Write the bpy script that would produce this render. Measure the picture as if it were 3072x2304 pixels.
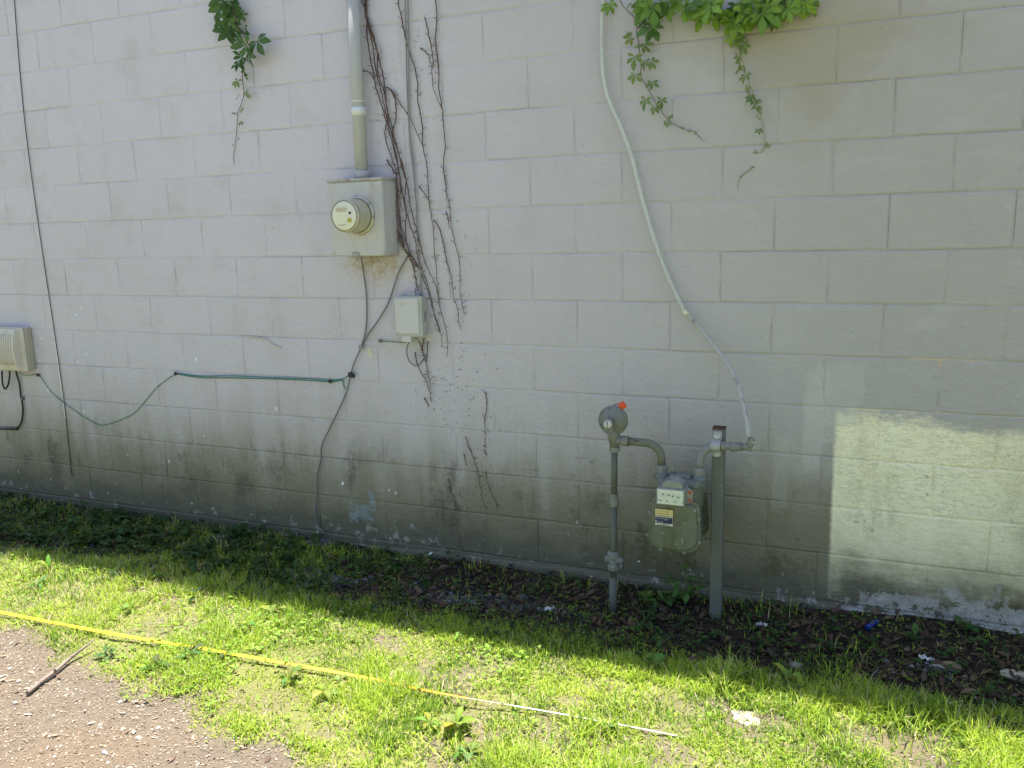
import bpy, math, random
import numpy as np
from mathutils import Vector, Matrix

# ------------------------------------------------------------------ camera, sky, sun, exposure
scene = bpy.context.scene
for o in list(bpy.data.objects):
    bpy.data.objects.remove(o)
rad = math.radians
YAW, PITCH, ROLL = -0.4052, -0.1868, -0.0275
CAM = np.array([3.8846, -3.5266, 1.6259])
FPX = 2581.9                                   # focal length in pixels of a 3072 wide frame
_cy, _sy, _cp, _sp = math.cos(YAW), math.sin(YAW), math.cos(PITCH), math.sin(PITCH)
FW = np.array([_sy * _cp, _cy * _cp, _sp])
_r0 = np.array([_cy, -_sy, 0.0]); _u0 = np.cross(_r0, FW)
RT = math.cos(ROLL) * _r0 + math.sin(ROLL) * _u0
UP = -math.sin(ROLL) * _r0 + math.cos(ROLL) * _u0
cd = bpy.data.cameras.new('camera')
cam = bpy.data.objects.new('camera', cd)
scene.collection.objects.link(cam)
cd.sensor_width = 36.0
cd.lens = 36.0 * FPX / 3072.0
cd.clip_start, cd.clip_end = 0.05, 600.0
cam.matrix_world = Matrix(((RT[0], UP[0], -FW[0], CAM[0]), (RT[1], UP[1], -FW[1], CAM[1]),
                           (RT[2], UP[2], -FW[2], CAM[2]), (0, 0, 0, 1)))
scene.camera = cam

SUN_FROM = Vector((-0.10, 0.1972, 1.0)).normalized()      # towards the sun: high, just behind the wall
world = bpy.data.worlds.new('World'); scene.world = world; world.use_nodes = True
wn = world.node_tree
sky = wn.nodes.new('ShaderNodeTexSky'); sky.sky_type = 'NISHITA'; sky.sun_disc = False
sky.sun_elevation = math.asin(SUN_FROM.z)
sky.sun_rotation = math.atan2(SUN_FROM.x, SUN_FROM.y)
sky.dust_density = 1.5
bg = wn.nodes['Background']; bg.inputs[1].default_value = 0.094
wn.links.new(sky.outputs[0], bg.inputs[0])
sl = bpy.data.lights.new('sun', 'SUN'); sl.energy = 5.0; sl.angle = rad(0.53); sl.color = (1.0, 0.955, 0.88)
sun = bpy.data.objects.new('sun', sl); scene.collection.objects.link(sun)
sun.rotation_euler = SUN_FROM.to_track_quat('Z', 'Y').to_euler()
sun.location = (2, 3, 12)
vs = scene.view_settings
vs.view_transform = 'Standard'; vs.look = 'None'; vs.exposure = 1.36; vs.gamma = 1.0; vs.use_curve_mapping = False
scene.cycles.use_denoising = True
scene.cycles.max_bounces = 5; scene.cycles.diffuse_bounces = 3; scene.cycles.glossy_bounces = 2; scene.cycles.transmission_bounces = 3
scene.cycles.use_adaptive_sampling = True; scene.cycles.adaptive_threshold = 0.03

# ------------------------------------------------------------------ helpers
rng = np.random.default_rng(7)
random.seed(11)
C = scene.collection.objects

def ray(x, y):
    return (x - 1536) / FPX * RT - (y - 1152) / FPX * UP + FW
def W(x, y, d=0.0):
    """point at distance d in front of the wall face"""
    v = ray(x, y); t = (-d - CAM[1]) / v[1]
    return CAM + t * v
def G(x, y, z=0.0):
    """point on the ground"""
    v = ray(x, y); t = (z - CAM[2]) / v[2]
    return CAM + t * v
def frame(ox, oy, s):
    return lambda p: (ox + p[0] / s, oy + p[1] / s)
VW = frame(0, 0, 2212 / 3072)
R4 = frame(0, 768, 2.1602); R5 = frame(1024, 768, 2.1602)
Z3 = frame(1060, 0, 2.962); Z4 = frame(1130, 560, 2.44)
ZL = frame(620, 0, 3.319); ZR = frame(1790, 0, 2.962)
ZB = frame(0, 940, 4.1475); ZE = frame(950, 480, 2.765)
ZG = frame(1750, 1180, 2.37); ZH = frame(1780, 1190, 4.254); ZM = frame(1920, 1380, 5.53)
def wp(fr, pts, d=0.0):
    return [W(*fr(p[:2]), (p[2] if len(p) > 2 else d)) for p in pts]

def link(o, parent=None):
    C.link(o)
    if parent is not None:
        o.parent = parent
        o.matrix_parent_inverse = parent_inv(parent)
    return o
def parent_inv(p):
    m = Matrix.Translation(p.location) @ p.rotation_euler.to_matrix().to_4x4()
    if p.parent is not None:
        m = Matrix.Translation(p.parent.location) @ m if False else m
    return m.inverted()
def tag(o, label=None, cat=None, group=None, kind=None):
    if label: o['label'] = label
    if cat: o['category'] = cat
    if group: o['group'] = group
    if kind: o['kind'] = kind
    return o
def thing(name, label, cat, loc, group=None):
    o = bpy.data.objects.new(name, None); o.empty_display_size = 0.05
    o.location = Vector([float(c) for c in loc]); C.link(o)
    return tag(o, label, cat, group)

class MB:
    def __init__(s): s.v = []; s.f = []; s.sm = []
    def add(s, vs_, fs, smooth=False):
        b = len(s.v); s.v += [tuple(float(c) for c in p) for p in vs_]
        for f in fs: s.f.append(tuple(b + i for i in f)); s.sm.append(smooth)
        return s
    def box(s, c0, c1, bev=0.0):
        x0, y0, z0 = c0; x1, y1, z1 = c1
        if x1 < x0: x0, x1 = x1, x0
        if y1 < y0: y0, y1 = y1, y0
        if z1 < z0: z0, z1 = z1, z0
        b = min(bev, (x1 - x0) * .45, (y1 - y0) * .45, (z1 - z0) * .45)
        if b <= 0:
            vs_ = [(x0, y0, z0), (x1, y0, z0), (x1, y1, z0), (x0, y1, z0), (x0, y0, z1), (x1, y0, z1), (x1, y1, z1), (x0, y1, z1)]
            return s.add(vs_, [(3, 2, 1, 0), (4, 5, 6, 7), (0, 1, 5, 4), (1, 2, 6, 5), (2, 3, 7, 6), (3, 0, 4, 7)])
        vs_ = []; idx = {}
        for ix, X in enumerate((x0, x1)):
            for iy, Y in enumerate((y0, y1)):
                for iz, Z in enumerate((z0, z1)):
                    sx, sy, sz = (b if ix == 0 else -b), (b if iy == 0 else -b), (b if iz == 0 else -b)
                    idx[ix, iy, iz] = len(vs_)
                    vs_ += [(X, Y + sy, Z + sz), (X + sx, Y, Z + sz), (X + sx, Y + sy, Z)]
        F = []
        q = lambda a, k: idx[a] + k
        for i in (0, 1):
            F.append([q((i, 0, 0), 0), q((i, 1, 0), 0), q((i, 1, 1), 0), q((i, 0, 1), 0)])
            F.append([q((0, i, 0), 1), q((1, i, 0), 1), q((1, i, 1), 1), q((0, i, 1), 1)])
            F.append([q((0, 0, i), 2), q((1, 0, i), 2), q((1, 1, i), 2), q((0, 1, i), 2)])
        for i in (0, 1):
            for j in (0, 1):
                F.append([q((0, i, j), 1), q((1, i, j), 1), q((1, i, j), 2), q((0, i, j), 2)])
                F.append([q((i, 0, j), 0), q((i, 1, j), 0), q((i, 1, j), 2), q((i, 0, j), 2)])
                F.append([q((i, j, 0), 0), q((i, j, 1), 0), q((i, j, 1), 1), q((i, j, 0), 1)])
        for a in idx: F.append([q(a, 0), q(a, 1), q(a, 2)])
        return s.add(vs_, F)
    def tube(s, pts, r, n=8, cap=True):
        P = [np.array(p, float) for p in pts]
        rs = list(np.interp(np.linspace(0, 1, len(P)), np.linspace(0, 1, len(r)), r)) if hasattr(r, '__len__') else [r] * len(P)
        T = [P[min(i + 1, len(P) - 1)] - P[max(i - 1, 0)] for i in range(len(P))]
        T = [t / (np.linalg.norm(t) + 1e-12) for t in T]
        a = np.array([0, 0, 1.]) if abs(T[0][2]) < .9 else np.array([1., 0, 0])
        nrm = np.cross(T[0], a); nrm /= np.linalg.norm(nrm)
        vs_ = []
        for p, t, rr in zip(P, T, rs):
            nrm = nrm - t * (nrm @ t); nrm /= np.linalg.norm(nrm) + 1e-12
            bi = np.cross(t, nrm)
            for k in range(n):
                w = 2 * math.pi * k / n
                vs_.append(p + rr * (math.cos(w) * nrm + math.sin(w) * bi))
        fs = []
        for i in range(len(P) - 1):
            for k in range(n):
                k2 = (k + 1) % n
                fs.append((i * n + k, i * n + k2, (i + 1) * n + k2, (i + 1) * n + k))
        s.add(vs_, fs, True)
        if cap:
            b = len(s.v) - len(vs_)
            s.f.append(tuple(b + k for k in reversed(range(n)))); s.sm.append(False)
            s.f.append(tuple(b + (len(P) - 1) * n + k for k in range(n))); s.sm.append(False)
        return s
    def lathe(s, o, axis, prof, n=24, smooth=True):
        """prof: (distance along axis, radius)"""
        o = np.array(o, float); t = np.array(axis, float); t /= np.linalg.norm(t)
        a = np.array([0, 0, 1.]) if abs(t[2]) < .9 else np.array([1., 0, 0])
        u = np.cross(t, a); u /= np.linalg.norm(u); w = np.cross(t, u)
        vs_ = []
        for h, r in prof:
            for k in range(n):
                q = 2 * math.pi * (k + .5) / n
                vs_.append(o + t * h + r * (math.cos(q) * u + math.sin(q) * w))
        fs = []
        for i in range(len(prof) - 1):
            for k in range(n):
                k2 = (k + 1) % n
                fs.append((i * n + k, i * n + k2, (i + 1) * n + k2, (i + 1) * n + k))
        s.add(vs_, fs, smooth)
        b = len(s.v) - len(vs_)
        s.f.append(tuple(b + k for k in reversed(range(n)))); s.sm.append(False)
        s.f.append(tuple(b + (len(prof) - 1) * n + k for k in range(n))); s.sm.append(False)
        return s
    def prism(s, poly, y0, y1, bev=0.0):
        """poly in x,z, extruded from y0 (front, nearer the camera) to y1, front edge bevelled"""
        poly = [np.array(p, float) for p in poly]; n = len(poly); c = sum(poly) / n
        def inset(p, b):
            d = c - p; L = np.linalg.norm(d); return p + d / L * b
        rings = []
        if bev > 0:
            rings += [(y0, [inset(p, bev) for p in poly]), (y0 + bev * .3, [inset(p, bev * .3) for p in poly]), (y0 + bev, poly)]
        else: rings += [(y0, poly)]
        rings.append((y1, poly))
        vs_ = [(p[0], y, p[1]) for y, R_ in rings for p in R_]
        fs = [tuple(range(n)), tuple(reversed(range((len(rings) - 1) * n, len(rings) * n)))]
        for i in range(len(rings) - 1):
            for k in range(n):
                k2 = (k + 1) % n
                fs.append((i * n + k, (i + 1) * n + k, (i + 1) * n + k2, i * n + k2))
        return s.add(vs_, fs)
    def mesh(s, name, origin=None):
        me = bpy.data.meshes.new(name)
        v = s.v
        if origin is not None: v = [(p[0] - origin[0], p[1] - origin[1], p[2] - origin[2]) for p in v]
        me.from_pydata(v, [], s.f)
        import bmesh
        bm = bmesh.new(); bm.from_mesh(me); bmesh.ops.recalc_face_normals(bm, faces=bm.faces); bm.to_mesh(me); bm.free()
        me.polygons.foreach_set('use_smooth', s.sm); me.update()
        return me
    def build(s, name, m, parent=None, origin=None):
        """world-space vertices; origin is where the object sits"""
        if origin is None:
            a = np.array(s.v); origin = (a.min(0) + a.max(0)) / 2
        o = bpy.data.objects.new(name, s.mesh(name, origin)); o.data.materials.append(m)
        o.location = Vector([float(c) for c in origin])
        if parent is not None:
            par = parent; off = Vector((0, 0, 0))
            while par is not None: off += par.location; par = par.parent
            o.location = o.location - off
            o.parent = parent
        C.link(o)
        return o

def smooth_path(pts, sub=6):
    P = [np.array(p, float) for p in pts]
    if len(P) < 3: return P
    out = []
    for i in range(len(P) - 1):
        p0 = P[max(i - 1, 0)]; p1 = P[i]; p2 = P[i + 1]; p3 = P[min(i + 2, len(P) - 1)]
        for k in range(sub):
            t = k / sub
            out.append(.5 * ((2 * p1) + (-p0 + p2) * t + (2 * p0 - 5 * p1 + 4 * p2 - p3) * t * t + (-p0 + 3 * p1 - 3 * p2 + p3) * t ** 3))
    out.append(P[-1]); return out

def tri_mesh(name, V, F, col=None, smooth=True):
    """big triangle mesh from numpy arrays"""
    V = np.ascontiguousarray(V, dtype=np.float32).reshape(-1, 3); F = np.ascontiguousarray(F, dtype=np.int32).reshape(-1, 3)
    me = bpy.data.meshes.new(name)
    me.vertices.add(len(V)); me.vertices.foreach_set('co', V.ravel())
    me.loops.add(F.size); me.loops.foreach_set('vertex_index', F.ravel())
    me.polygons.add(len(F)); me.polygons.foreach_set('loop_start', np.arange(0, F.size, 3, dtype=np.int32))
    if col is not None:
        at = me.attributes.new('tint', 'FLOAT_COLOR', 'POINT')
        c4 = np.ones((len(V), 4), dtype=np.float32); c4[:, :3] = col; at.data.foreach_set('color', c4.ravel())
    me.update(calc_edges=True); me.validate()
    if smooth: me.polygons.foreach_set('use_smooth', np.ones(len(me.polygons), dtype=bool))
    return me

def vnoise(x, y, seed=0):
    xi = np.floor(x).astype(np.int64); yi = np.floor(y).astype(np.int64)
    fx = x - xi; fy = y - yi; fx = fx * fx * (3 - 2 * fx); fy = fy * fy * (3 - 2 * fy)
    def h(a, b):
        n = (a * 374761393 + b * 668265263 + seed * 974634777) & 0xFFFFFFFF
        n = ((n ^ (n >> 13)) * 1274126177) & 0xFFFFFFFF
        return ((n ^ (n >> 16)) & 0xFFFF) / 65535.0
    return (h(xi, yi) * (1 - fx) + h(xi + 1, yi) * fx) * (1 - fy) + (h(xi, yi + 1) * (1 - fx) + h(xi + 1, yi + 1) * fx) * fy
def fbm(x, y, seed=0, o=3):
    s = 0; a = .5; t = 0
    for k in range(o):
        s = s + a * vnoise(x * 2 ** k, y * 2 ** k, seed + k); t += a; a *= .5
    return s / t
def sstep(a, b, x):
    t = np.clip((x - a) / (b - a), 0, 1); return t * t * (3 - 2 * t)

# ------------------------------------------------------------------ node graphs
class NT:
    def __init__(s, name):
        s.m = bpy.data.materials.new(name); s.m.use_nodes = True
        s.t = s.m.node_tree; s.b = s.t.nodes['Principled BSDF']; s.out = s.t.nodes['Material Output']
        s._pos = None
    def node(s, ty, **kw):
        n = s.t.nodes.new(ty)
        for k, v in kw.items(): setattr(n, k, v)
        return n
    def put(s, inp, v):
        if isinstance(v, S): s.t.links.new(v.o, inp)
        elif isinstance(v, (tuple, list)): inp.default_value = tuple(v) + ((1.0,) if len(v) == 3 and len(inp.default_value) == 4 else ())
        else: inp.default_value = v
    def math(s, op, a, b=None, c=None):
        n = s.node('ShaderNodeMath', operation=op); s.put(n.inputs[0], a)
        if b is not None: s.put(n.inputs[1], b)
        if c is not None: s.put(n.inputs[2], c)
        return S(s, n.outputs[0])
    def pos(s):
        if s._pos is None:
            g = s.node('ShaderNodeNewGeometry'); x = s.node('ShaderNodeSeparateXYZ'); s.t.links.new(g.outputs['Position'], x.inputs[0])
            s._pos = (S(s, g.outputs['Position']), S(s, x.outputs[0]), S(s, x.outputs[1]), S(s, x.outputs[2]))
        return s._pos
    def objpos(s):
        return S(s, s.node('ShaderNodeTexCoord').outputs['Object'])
    def scalev(s, v, k):
        n = s.node('ShaderNodeVectorMath', operation='MULTIPLY'); s.put(n.inputs[0], v); n.inputs[1].default_value = k
        return S(s, n.outputs[0])
    def addv(s, v, k):
        n = s.node('ShaderNodeVectorMath', operation='ADD'); s.put(n.inputs[0], v); s.put(n.inputs[1], k)
        return S(s, n.outputs[0])
    def noise(s, v, scale, detail=3, rough=.55, dist=0.0):
        n = s.node('ShaderNodeTexNoise'); s.put(n.inputs['Vector'], v)
        n.inputs['Scale'].default_value = scale; n.inputs['Detail'].default_value = detail
        n.inputs['Roughness'].default_value = rough; n.inputs['Distortion'].default_value = dist
        return S(s, n.outputs['Fac'])
    def voro(s, v, scale, feat='F1', rnd=1.0):
        n = s.node('ShaderNodeTexVoronoi', feature=feat); s.put(n.inputs['Vector'], v); n.inputs['Scale'].default_value = scale
        n.inputs['Randomness'].default_value = rnd
        return S(s, n.outputs['Distance']), S(s, n.outputs['Color']) if 'Color' in n.outputs else None
    def ss(s, v, a, b, lo=0.0, hi=1.0):
        n = s.node('ShaderNodeMapRange', interpolation_type='SMOOTHSTEP'); s.put(n.inputs[0], v)
        s.put(n.inputs[1], a); s.put(n.inputs[2], b); n.inputs[3].default_value = lo; n.inputs[4].default_value = hi
        return S(s, n.outputs[0])
    def mix(s, a, b, f):
        n = s.node('ShaderNodeMix', data_type='RGBA'); s.put(n.inputs[0], f); s.put(n.inputs[6], a); s.put(n.inputs[7], b)
        return S(s, n.outputs[2])
    def bump(s, h, strength, dist, prev=None):
        n = s.node('ShaderNodeBump'); n.inputs['Strength'].default_value = strength; n.inputs['Distance'].default_value = dist
        s.put(n.inputs['Height'], h)
        if prev is not None: s.put(n.inputs['Normal'], prev)
        return S(s, n.outputs[0])
    def rnd(s):
        return S(s, s.node('ShaderNodeObjectInfo').outputs['Random'])
    def attr(s, name):
        return S(s, s.node('ShaderNodeAttribute', attribute_name=name).outputs['Color'])
class S:
    def __init__(s, nt, o): s.nt = nt; s.o = o
    def __add__(s, b): return s.nt.math('ADD', s, b)
    def __radd__(s, b): return s.nt.math('ADD', s, b)
    def __sub__(s, b): return s.nt.math('SUBTRACT', s, b)
    def __rsub__(s, b): return s.nt.math('SUBTRACT', b, s)
    def __mul__(s, b): return s.nt.math('MULTIPLY', s, b)
    def __rmul__(s, b): return s.nt.math('MULTIPLY', s, b)
    def max(s, b): return s.nt.math('MAXIMUM', s, b)
    def min(s, b): return s.nt.math('MINIMUM', s, b)
    def abs(s): return s.nt.math('ABSOLUTE', s)

def simple(name, col, rough=.6, metal=0.0, var=.12, grime=None, gs=18.0, gamt=.5, bump=0.0, bs=120.0, spec=.4, chip=None):
    """painted / plastic / metal surface with mottling, grime stains and fine relief"""
    n = NT(name); p = n.pos()[0]
    a = n.noise(p, gs * .5, 4, .6); c = n.mix(tuple(k * (1 - var) for k in col), tuple(min(1, k * (1 + var)) for k in col), a)
    if grime:
        g = n.ss(n.noise(n.scalev(p, (1, 1, .45)), gs, 6, .65, .6), .62 - gamt * .3, .80 - gamt * .15)
        c = n.mix(c, grime, g * .85)
        n.put(n.b.inputs['Roughness'], g * .25 + rough)
    else: n.b.inputs['Roughness'].default_value = rough
    if chip: c = n.mix(c, chip, n.ss(n.noise(n.addv(p, (5, 2, 1)), 46, 5, .7), .64, .66))
    n.put(n.b.inputs['Base Color'], c); n.b.inputs['Metallic'].default_value = metal
    n.b.inputs['Specular IOR Level'].default_value = spec
    if bump > 0: n.put(n.b.inputs['Normal'], n.bump(n.noise(p, bs, 4, .6), bump, .002))
    return n.m

# line heights of the block courses: course k lies between line k and line k+1
UX, VZ, Z0, X0 = 0.4064, 0.2032, 1.89, -0.768
def zline(k): return Z0 - k * VZ

def wall_material(name, mortar=False):
    n = NT(name); P, x, y, z = n.pos()
    big = n.noise(P, .9, 2, .5); med = n.noise(P, 5, 4, .62); fine = n.noise(P, 30, 4, .7)
    streak = n.noise(n.scalev(P, (9, 9, 1.3)), 1.0, 4, .65); blotn = n.noise(n.scalev(P, (4.2, 4.2, 2.2)), 1.0, 5, .72)
    ragged = n.noise(n.scalev(P, (3, 3, 16)), 1.0, 4, .75)
    jit = med - .5
    c = n.mix((.585, .535, .590), (.645, .595, .652), big)
    c = n.mix(c, (.53, .488, .475), n.ss(z + (big - .5) * .9, 2.0, .7) * .32)  # bluer high up, warmer lower down: sky light painted into the colour
    c = n.mix(c, (.47, .44, .44), n.ss(n.rnd() + jit * .8, .55, 1.05) * .16)
    # darker, duller tone towards the right of the wall
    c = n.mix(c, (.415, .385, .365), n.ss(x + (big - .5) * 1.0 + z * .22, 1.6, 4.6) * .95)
    c = n.mix(c, (.47, .44, .42), n.ss(med, .48, .72) * .35)
    c = n.mix(c, (.66, .63, .65), n.ss(n.noise(n.scalev(P, (6, 6, 13)), 1.0, 3, .6), .52, .70) * .10)
    # brown run-off under the creeper
    cr = W(2330, 110)
    tan = n.ss((x - float(cr[0]) - .15).abs() + (z - float(cr[2]) + .02).abs() * 1.1 + jit * .5, .62, .10)
    c = n.mix(c, (.36, .315, .235), tan * .8)
    # tan cobweb and rust stain below the meter box
    mb = W(1130, 800)
    rs = n.ss((x - float(mb[0])).abs() * 1.1 + (z - float(mb[2])).abs() * 2.6 + jit * .35, .34, .02)
    c = n.mix(c, (.40, .31, .18), rs * n.ss(fine, .35, .6) * .75)
    # general soiling, splashed up from the ground with an uneven edge
    low = n.ss(z + (big - .5) * .35 + (streak - .5) * .55, 1.0, .10)
    c = n.mix(c, (.335, .298, .205), low * .90)
    c = n.mix(c, (.20, .18, .115), n.ss(z + (streak - .5) * .35 + jit * .3 - n.ss(x, 2.4, 3.3) * .12, .66, .18) * .88)
    blot = n.ss(blotn, .51, .68) * n.ss(z + jit * .3, .66, .36) * n.ss(z, .08, .22)
    c = n.mix(c, (.085, .078, .055), blot * .62)
    vst = n.ss(streak * .6 + fine * .4, .50, .60) * n.ss(blotn, .46, .58) * n.ss(z + jit * .3, .62, .34)
    c = n.mix(c, (.075, .068, .048), vst * .6)
    foot = n.ss(z + jit * .30, .24, .10)
    c = n.mix(c, n.mix((.10, .10, .072), (.15, .135, .085), fine), foot * .9)
    mold = n.ss(blotn * .7 + fine * .3, .48, .60) * n.ss(z + jit * .25, .40, .16) * n.ss(x, 2.6, 3.2)
    c = n.mix(c, (.10, .085, .032), mold * .75)
    # the rectangle that was left in the old cream paint
    pe = W(2500, 1400); pt = W(2560, 1238)
    right = n.ss(x + (fine - .5) * .012, float(pe[0]) - .009, float(pe[0]) + .010)
    top = n.ss(z + (ragged - .5) * .15 + (fine - .5) * .09 + n.ss(x, 3.85, 4.25) * .045 + jit * .05, float(pt[2]) + .035, float(pt[2]) - .035)
    bot = n.ss(z + (ragged - .5) * .24 + jit * .35, .08, .34)
    cream = right * top * bot
    cc = n.mix((.90, .81, .54), (.98, .92, .70), med)
    cc = n.mix(cc, (.36, .325, .15), n.ss(blotn, .50, .70) * .45)
    cc = n.mix(cc, (.085, .075, .048), n.ss(fine, .59, .68) * n.ss(med, .52, .62) * .7)
    crk = n.noise(n.scalev(P, (11, 11, 42)), 1.0, 4, .7)
    cc = n.mix(cc, (.34, .31, .19), n.ss((crk - .5).abs(), .03, .006) * n.ss(z + jit * .6, .36, .54) * .35)
    cc = n.mix(cc, (.36, .325, .19), n.ss(x + jit * .5, 4.1, 4.7) * .35)
    cc = n.mix(cc, (.42, .375, .19), n.ss(z + (blotn - .5) * .5, .44, .16) * .5)
    c = n.mix(c, cc, cream * .96)
    # smears of lighter primer beside it
    for (px, py, w, h, am) in ((2452, 1185, .045, .10, .5), (2520, 1180, .085, .12, .45), (2438, 1300, .035, .16, .6), (2462, 1270, .055, .07, .5), (2340, 1420, .03, .14, .25)):
        q = W(px, py)
        m_ = n.ss(((x - float(q[0])) * (1 / w)).abs().max(((z - float(q[2])) * (1 / h)).abs()) + (ragged - .5) * 1.1 + (fine - .5) * .5 + jit * .9, 1.12, .92)
        c = n.mix(c, (.53, .50, .47), m_ * am * .85)
    # old pale-blue paint showing near the ground
    bl = n.noise(P, 34, 4, .75)
    for (px, py, w, h) in ((1085, 1535, .075, .05), (1115, 1500, .02, .05), (1060, 1550, .03, .03)):
        q = W(px, py)
        m_ = n.ss(((x - float(q[0])) * (1 / w)).abs().max(((z - float(q[2])) * (1 / h)).abs()) + (bl - .5) * 3.4, 1.0, .5)
        c = n.mix(c, (.28, .35, .37), m_ * .5)
    # the pale line a cable left behind
    a, b = W(*ZB((640, 0))), W(*ZB((812, 1310)))
    t = (z - float(a[2])) * (1.0 / float(b[2] - a[2])); xc = t * float(b[0] - a[0]) + float(a[0])
    gl = n.ss((x - xc + jit * .006).abs(), .0042, .0026) * n.ss(t, .0, .02) * n.ss(t, 1.0, .98)
    c = n.mix(c, (.78, .76, .72), gl * .8)
    # chips down to white undercoat
    vd, vc = n.voro(n.scalev(P, (1, 1, .7)), 26); sep = n.node('ShaderNodeSeparateColor'); n.put(sep.inputs[0], vc)
    chip = n.ss(vd + (bl - .5) * .6, .17, .12) * n.ss(S(n, sep.outputs[0]), .92, .93) * n.ss(big, .38, .54) * n.ss(z, 1.5, 1.0) * n.ss(x + z * .6, 2.4, 1.6)
    c = n.mix(c, (.86, .85, .82), chip)
    fl = n.noise(P, 15, 6, .74)
    flake = n.ss(fl + (z - .085).abs() * -1.1 + (big - .5) * .22 + n.ss(x, 3.4, 4.3) * .13, .545, .60) * n.ss(z + jit * .22, .30, .19)
    c = n.mix(c, n.mix((.62, .575, .54), (.36, .35, .31), n.ss(fine, .35, .6)), flake * .85)
    flake2 = n.ss(n.noise(n.addv(P, (3.1, 0, 1.7)), 21, 4, .65), .69, .705) * n.ss(z + jit * .2, .50, .25)
    c = n.mix(c, (.78, .77, .72), flake2 * .9)
    if mortar:
        t1 = n.ss(n.noise(n.scalev(P, (1.2, 1.2, 5)), 1.0, 4, .7), .52, .66)
        c = n.mix(c, (.50, .42, .31), t1 * n.ss(z, .9, 1.5) * .6)
        c = n.mix(c, (.22, .21, .17), n.ss(fl, .54, .68) * .4)
        ln = n.ss((z - zline(5)).abs(), .03, .02) * n.ss(x + jit * .3, 3.75, 3.85)
        c = n.mix(c, (.68, .60, .42), ln * .85)
        ln = n.ss((z - zline(4)).abs(), .03, .02) * n.ss(x + jit * .5, 3.9, 4.0) * n.ss(x + jit * .5, 4.3, 4.2)
        c = n.mix(c, (.58, .45, .31), ln * .7)
    n.put(n.b.inputs['Base Color'], c)
    n.b.inputs['Roughness'].default_value = .6
    n.b.inputs['Specular IOR Level'].default_value = .3
    pit = n.ss(n.noise(P, 62, 3, .6), .64, .70)
    c2 = n.mix(c, (.26, .25, .23), pit * .38); n.put(n.b.inputs['Base Color'], c2)
    h = n.noise(P, 26, 4, .65) + n.noise(n.scalev(P, (34, 34, 70)), 1.0, 3, .65) * .42
    n.put(n.b.inputs['Normal'], n.bump(h, .9, .0075))
    return n.m

M = {}
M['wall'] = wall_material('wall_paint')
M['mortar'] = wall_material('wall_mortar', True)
M['roofing'] = simple('roofing', (.30, .30, .30), .8)
M['box_grey'] = simple('meter_enamel', (.53, .505, .495), .5, 0, .06, (.40, .345, .26), 9, .42, .05, 200)
M['lip'] = simple('enamel_edge', (.46, .44, .40), .45, 0, .08, (.26, .20, .14), 22, .5)
M['conduit'] = simple('painted_conduit', (.45, .44, .435), .7, 0, .05, None, 14, .2, .05, 90)
M['band'] = simple('white_band', (.72, .71, .68), .5, 0, .06)
M['meter_glass'] = simple('aged_meter_dome', (.52, .48, .36), .10, .15, .05, (.38, .32, .19), 20, .35, spec=.8)
M['meter_face'] = simple('meter_face', (.72, .69, .55), .25, 0, .03, spec=.6)
M['ring'] = simple('meter_ring', (.55, .53, .46), .35, .6, .08, (.25, .20, .14), 40, .5)
M['brass'] = simple('brass_seal', (.55, .48, .12), .4, .3)
M['dark'] = simple('dark_plastic', (.025, .025, .027), .45)
M['dark_rubber'] = simple('black_cable', (.022, .022, .024), .5)
M['nid'] = simple('grey_plastic', (.47, .46, .42), .5, 0, .04, (.36, .32, .24), 12, .2)
M['nid_face'] = simple('grey_plastic_face', (.57, .545, .53), .48, 0, .03, (.44, .41, .34), 10, .15)
M['beige'] = simple('beige_plastic', (.62, .56, .48), .5, 0, .04, (.42, .34, .24), 12, .25)
M['beige_side'] = simple('beige_plastic_side', (.46, .42, .33), .55, 0, .06, (.24, .20, .13), 18, .5)
M['cable_grey'] = simple('grey_cable', (.17, .165, .16), .55, 0, .1)
M['cable_pale'] = simple('pale_cable', (.25, .245, .235), .55, 0, .1)
M['tube_white'] = simple('painted_tubing', (.56, .56, .53), .5, 0, .06, (.30, .30, .28), 20, .35)
M['tube_grey'] = simple('painted_tubing_grey', (.44, .43, .40), .5, 0, .08, (.05, .05, .05), 26, .35)
M['green_wire'] = simple('green_wire', (.03, .20, .15), .5, 0, .1)
M['bark'] = simple('dry_vine_bark', (.115, .072, .06), .85, 0, .45, None, 60)
M['residue'] = simple('vine_tendril_residue', (.20, .175, .15), .9, 0, .3, None, 60)
M['gas'] = simple('gas_pipe_paint', (.155, .162, .125), .5, 0, .08, (.12, .115, .05), 15, .45, .12, 160, chip=(.13, .07, .04))
M['gas_pipe'] = simple('gas_riser_paint', (.115, .122, .10), .55, 0, .1, (.12, .10, .07), 22, .4, .15, 140, chip=(.13, .07, .04))
M['gas_light'] = simple('gas_fitting_paint', (.215, .22, .195), .5, 0, .08, (.14, .13, .08), 25, .35, .12, 160, chip=(.13, .07, .04))
M['meter_body'] = simple('gas_meter_paint', (.145, .152, .112), .5, 0, .10, (.07, .068, .016), 11, .6, .10, 120, chip=(.33, .34, .30))
M['meter_top'] = simple('gas_meter_top_paint', (.15, .165, .148), .45, 0, .08, (.09, .11, .06), 14, .45, .10, 120, chip=(.33, .34, .30))
M['reg'] = simple('regulator_paint', (.19, .195, .172), .48, 0, .07, (.15, .14, .09), 18, .35, .10, 120, chip=(.33, .34, .30))
M['cap'] = simple('regulator_cap', (.56, .55, .52), .5, 0, .08, (.14, .12, .10), 60, .5)
M['orange'] = simple('orange_plug', (.80, .10, .02), .45, 0, .06)
M['post'] = simple('post_paint', (.135, .142, .12), .5, 0, .07, (.15, .15, .12), 16, .3, .08, 140, chip=(.33, .34, .30))
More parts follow.
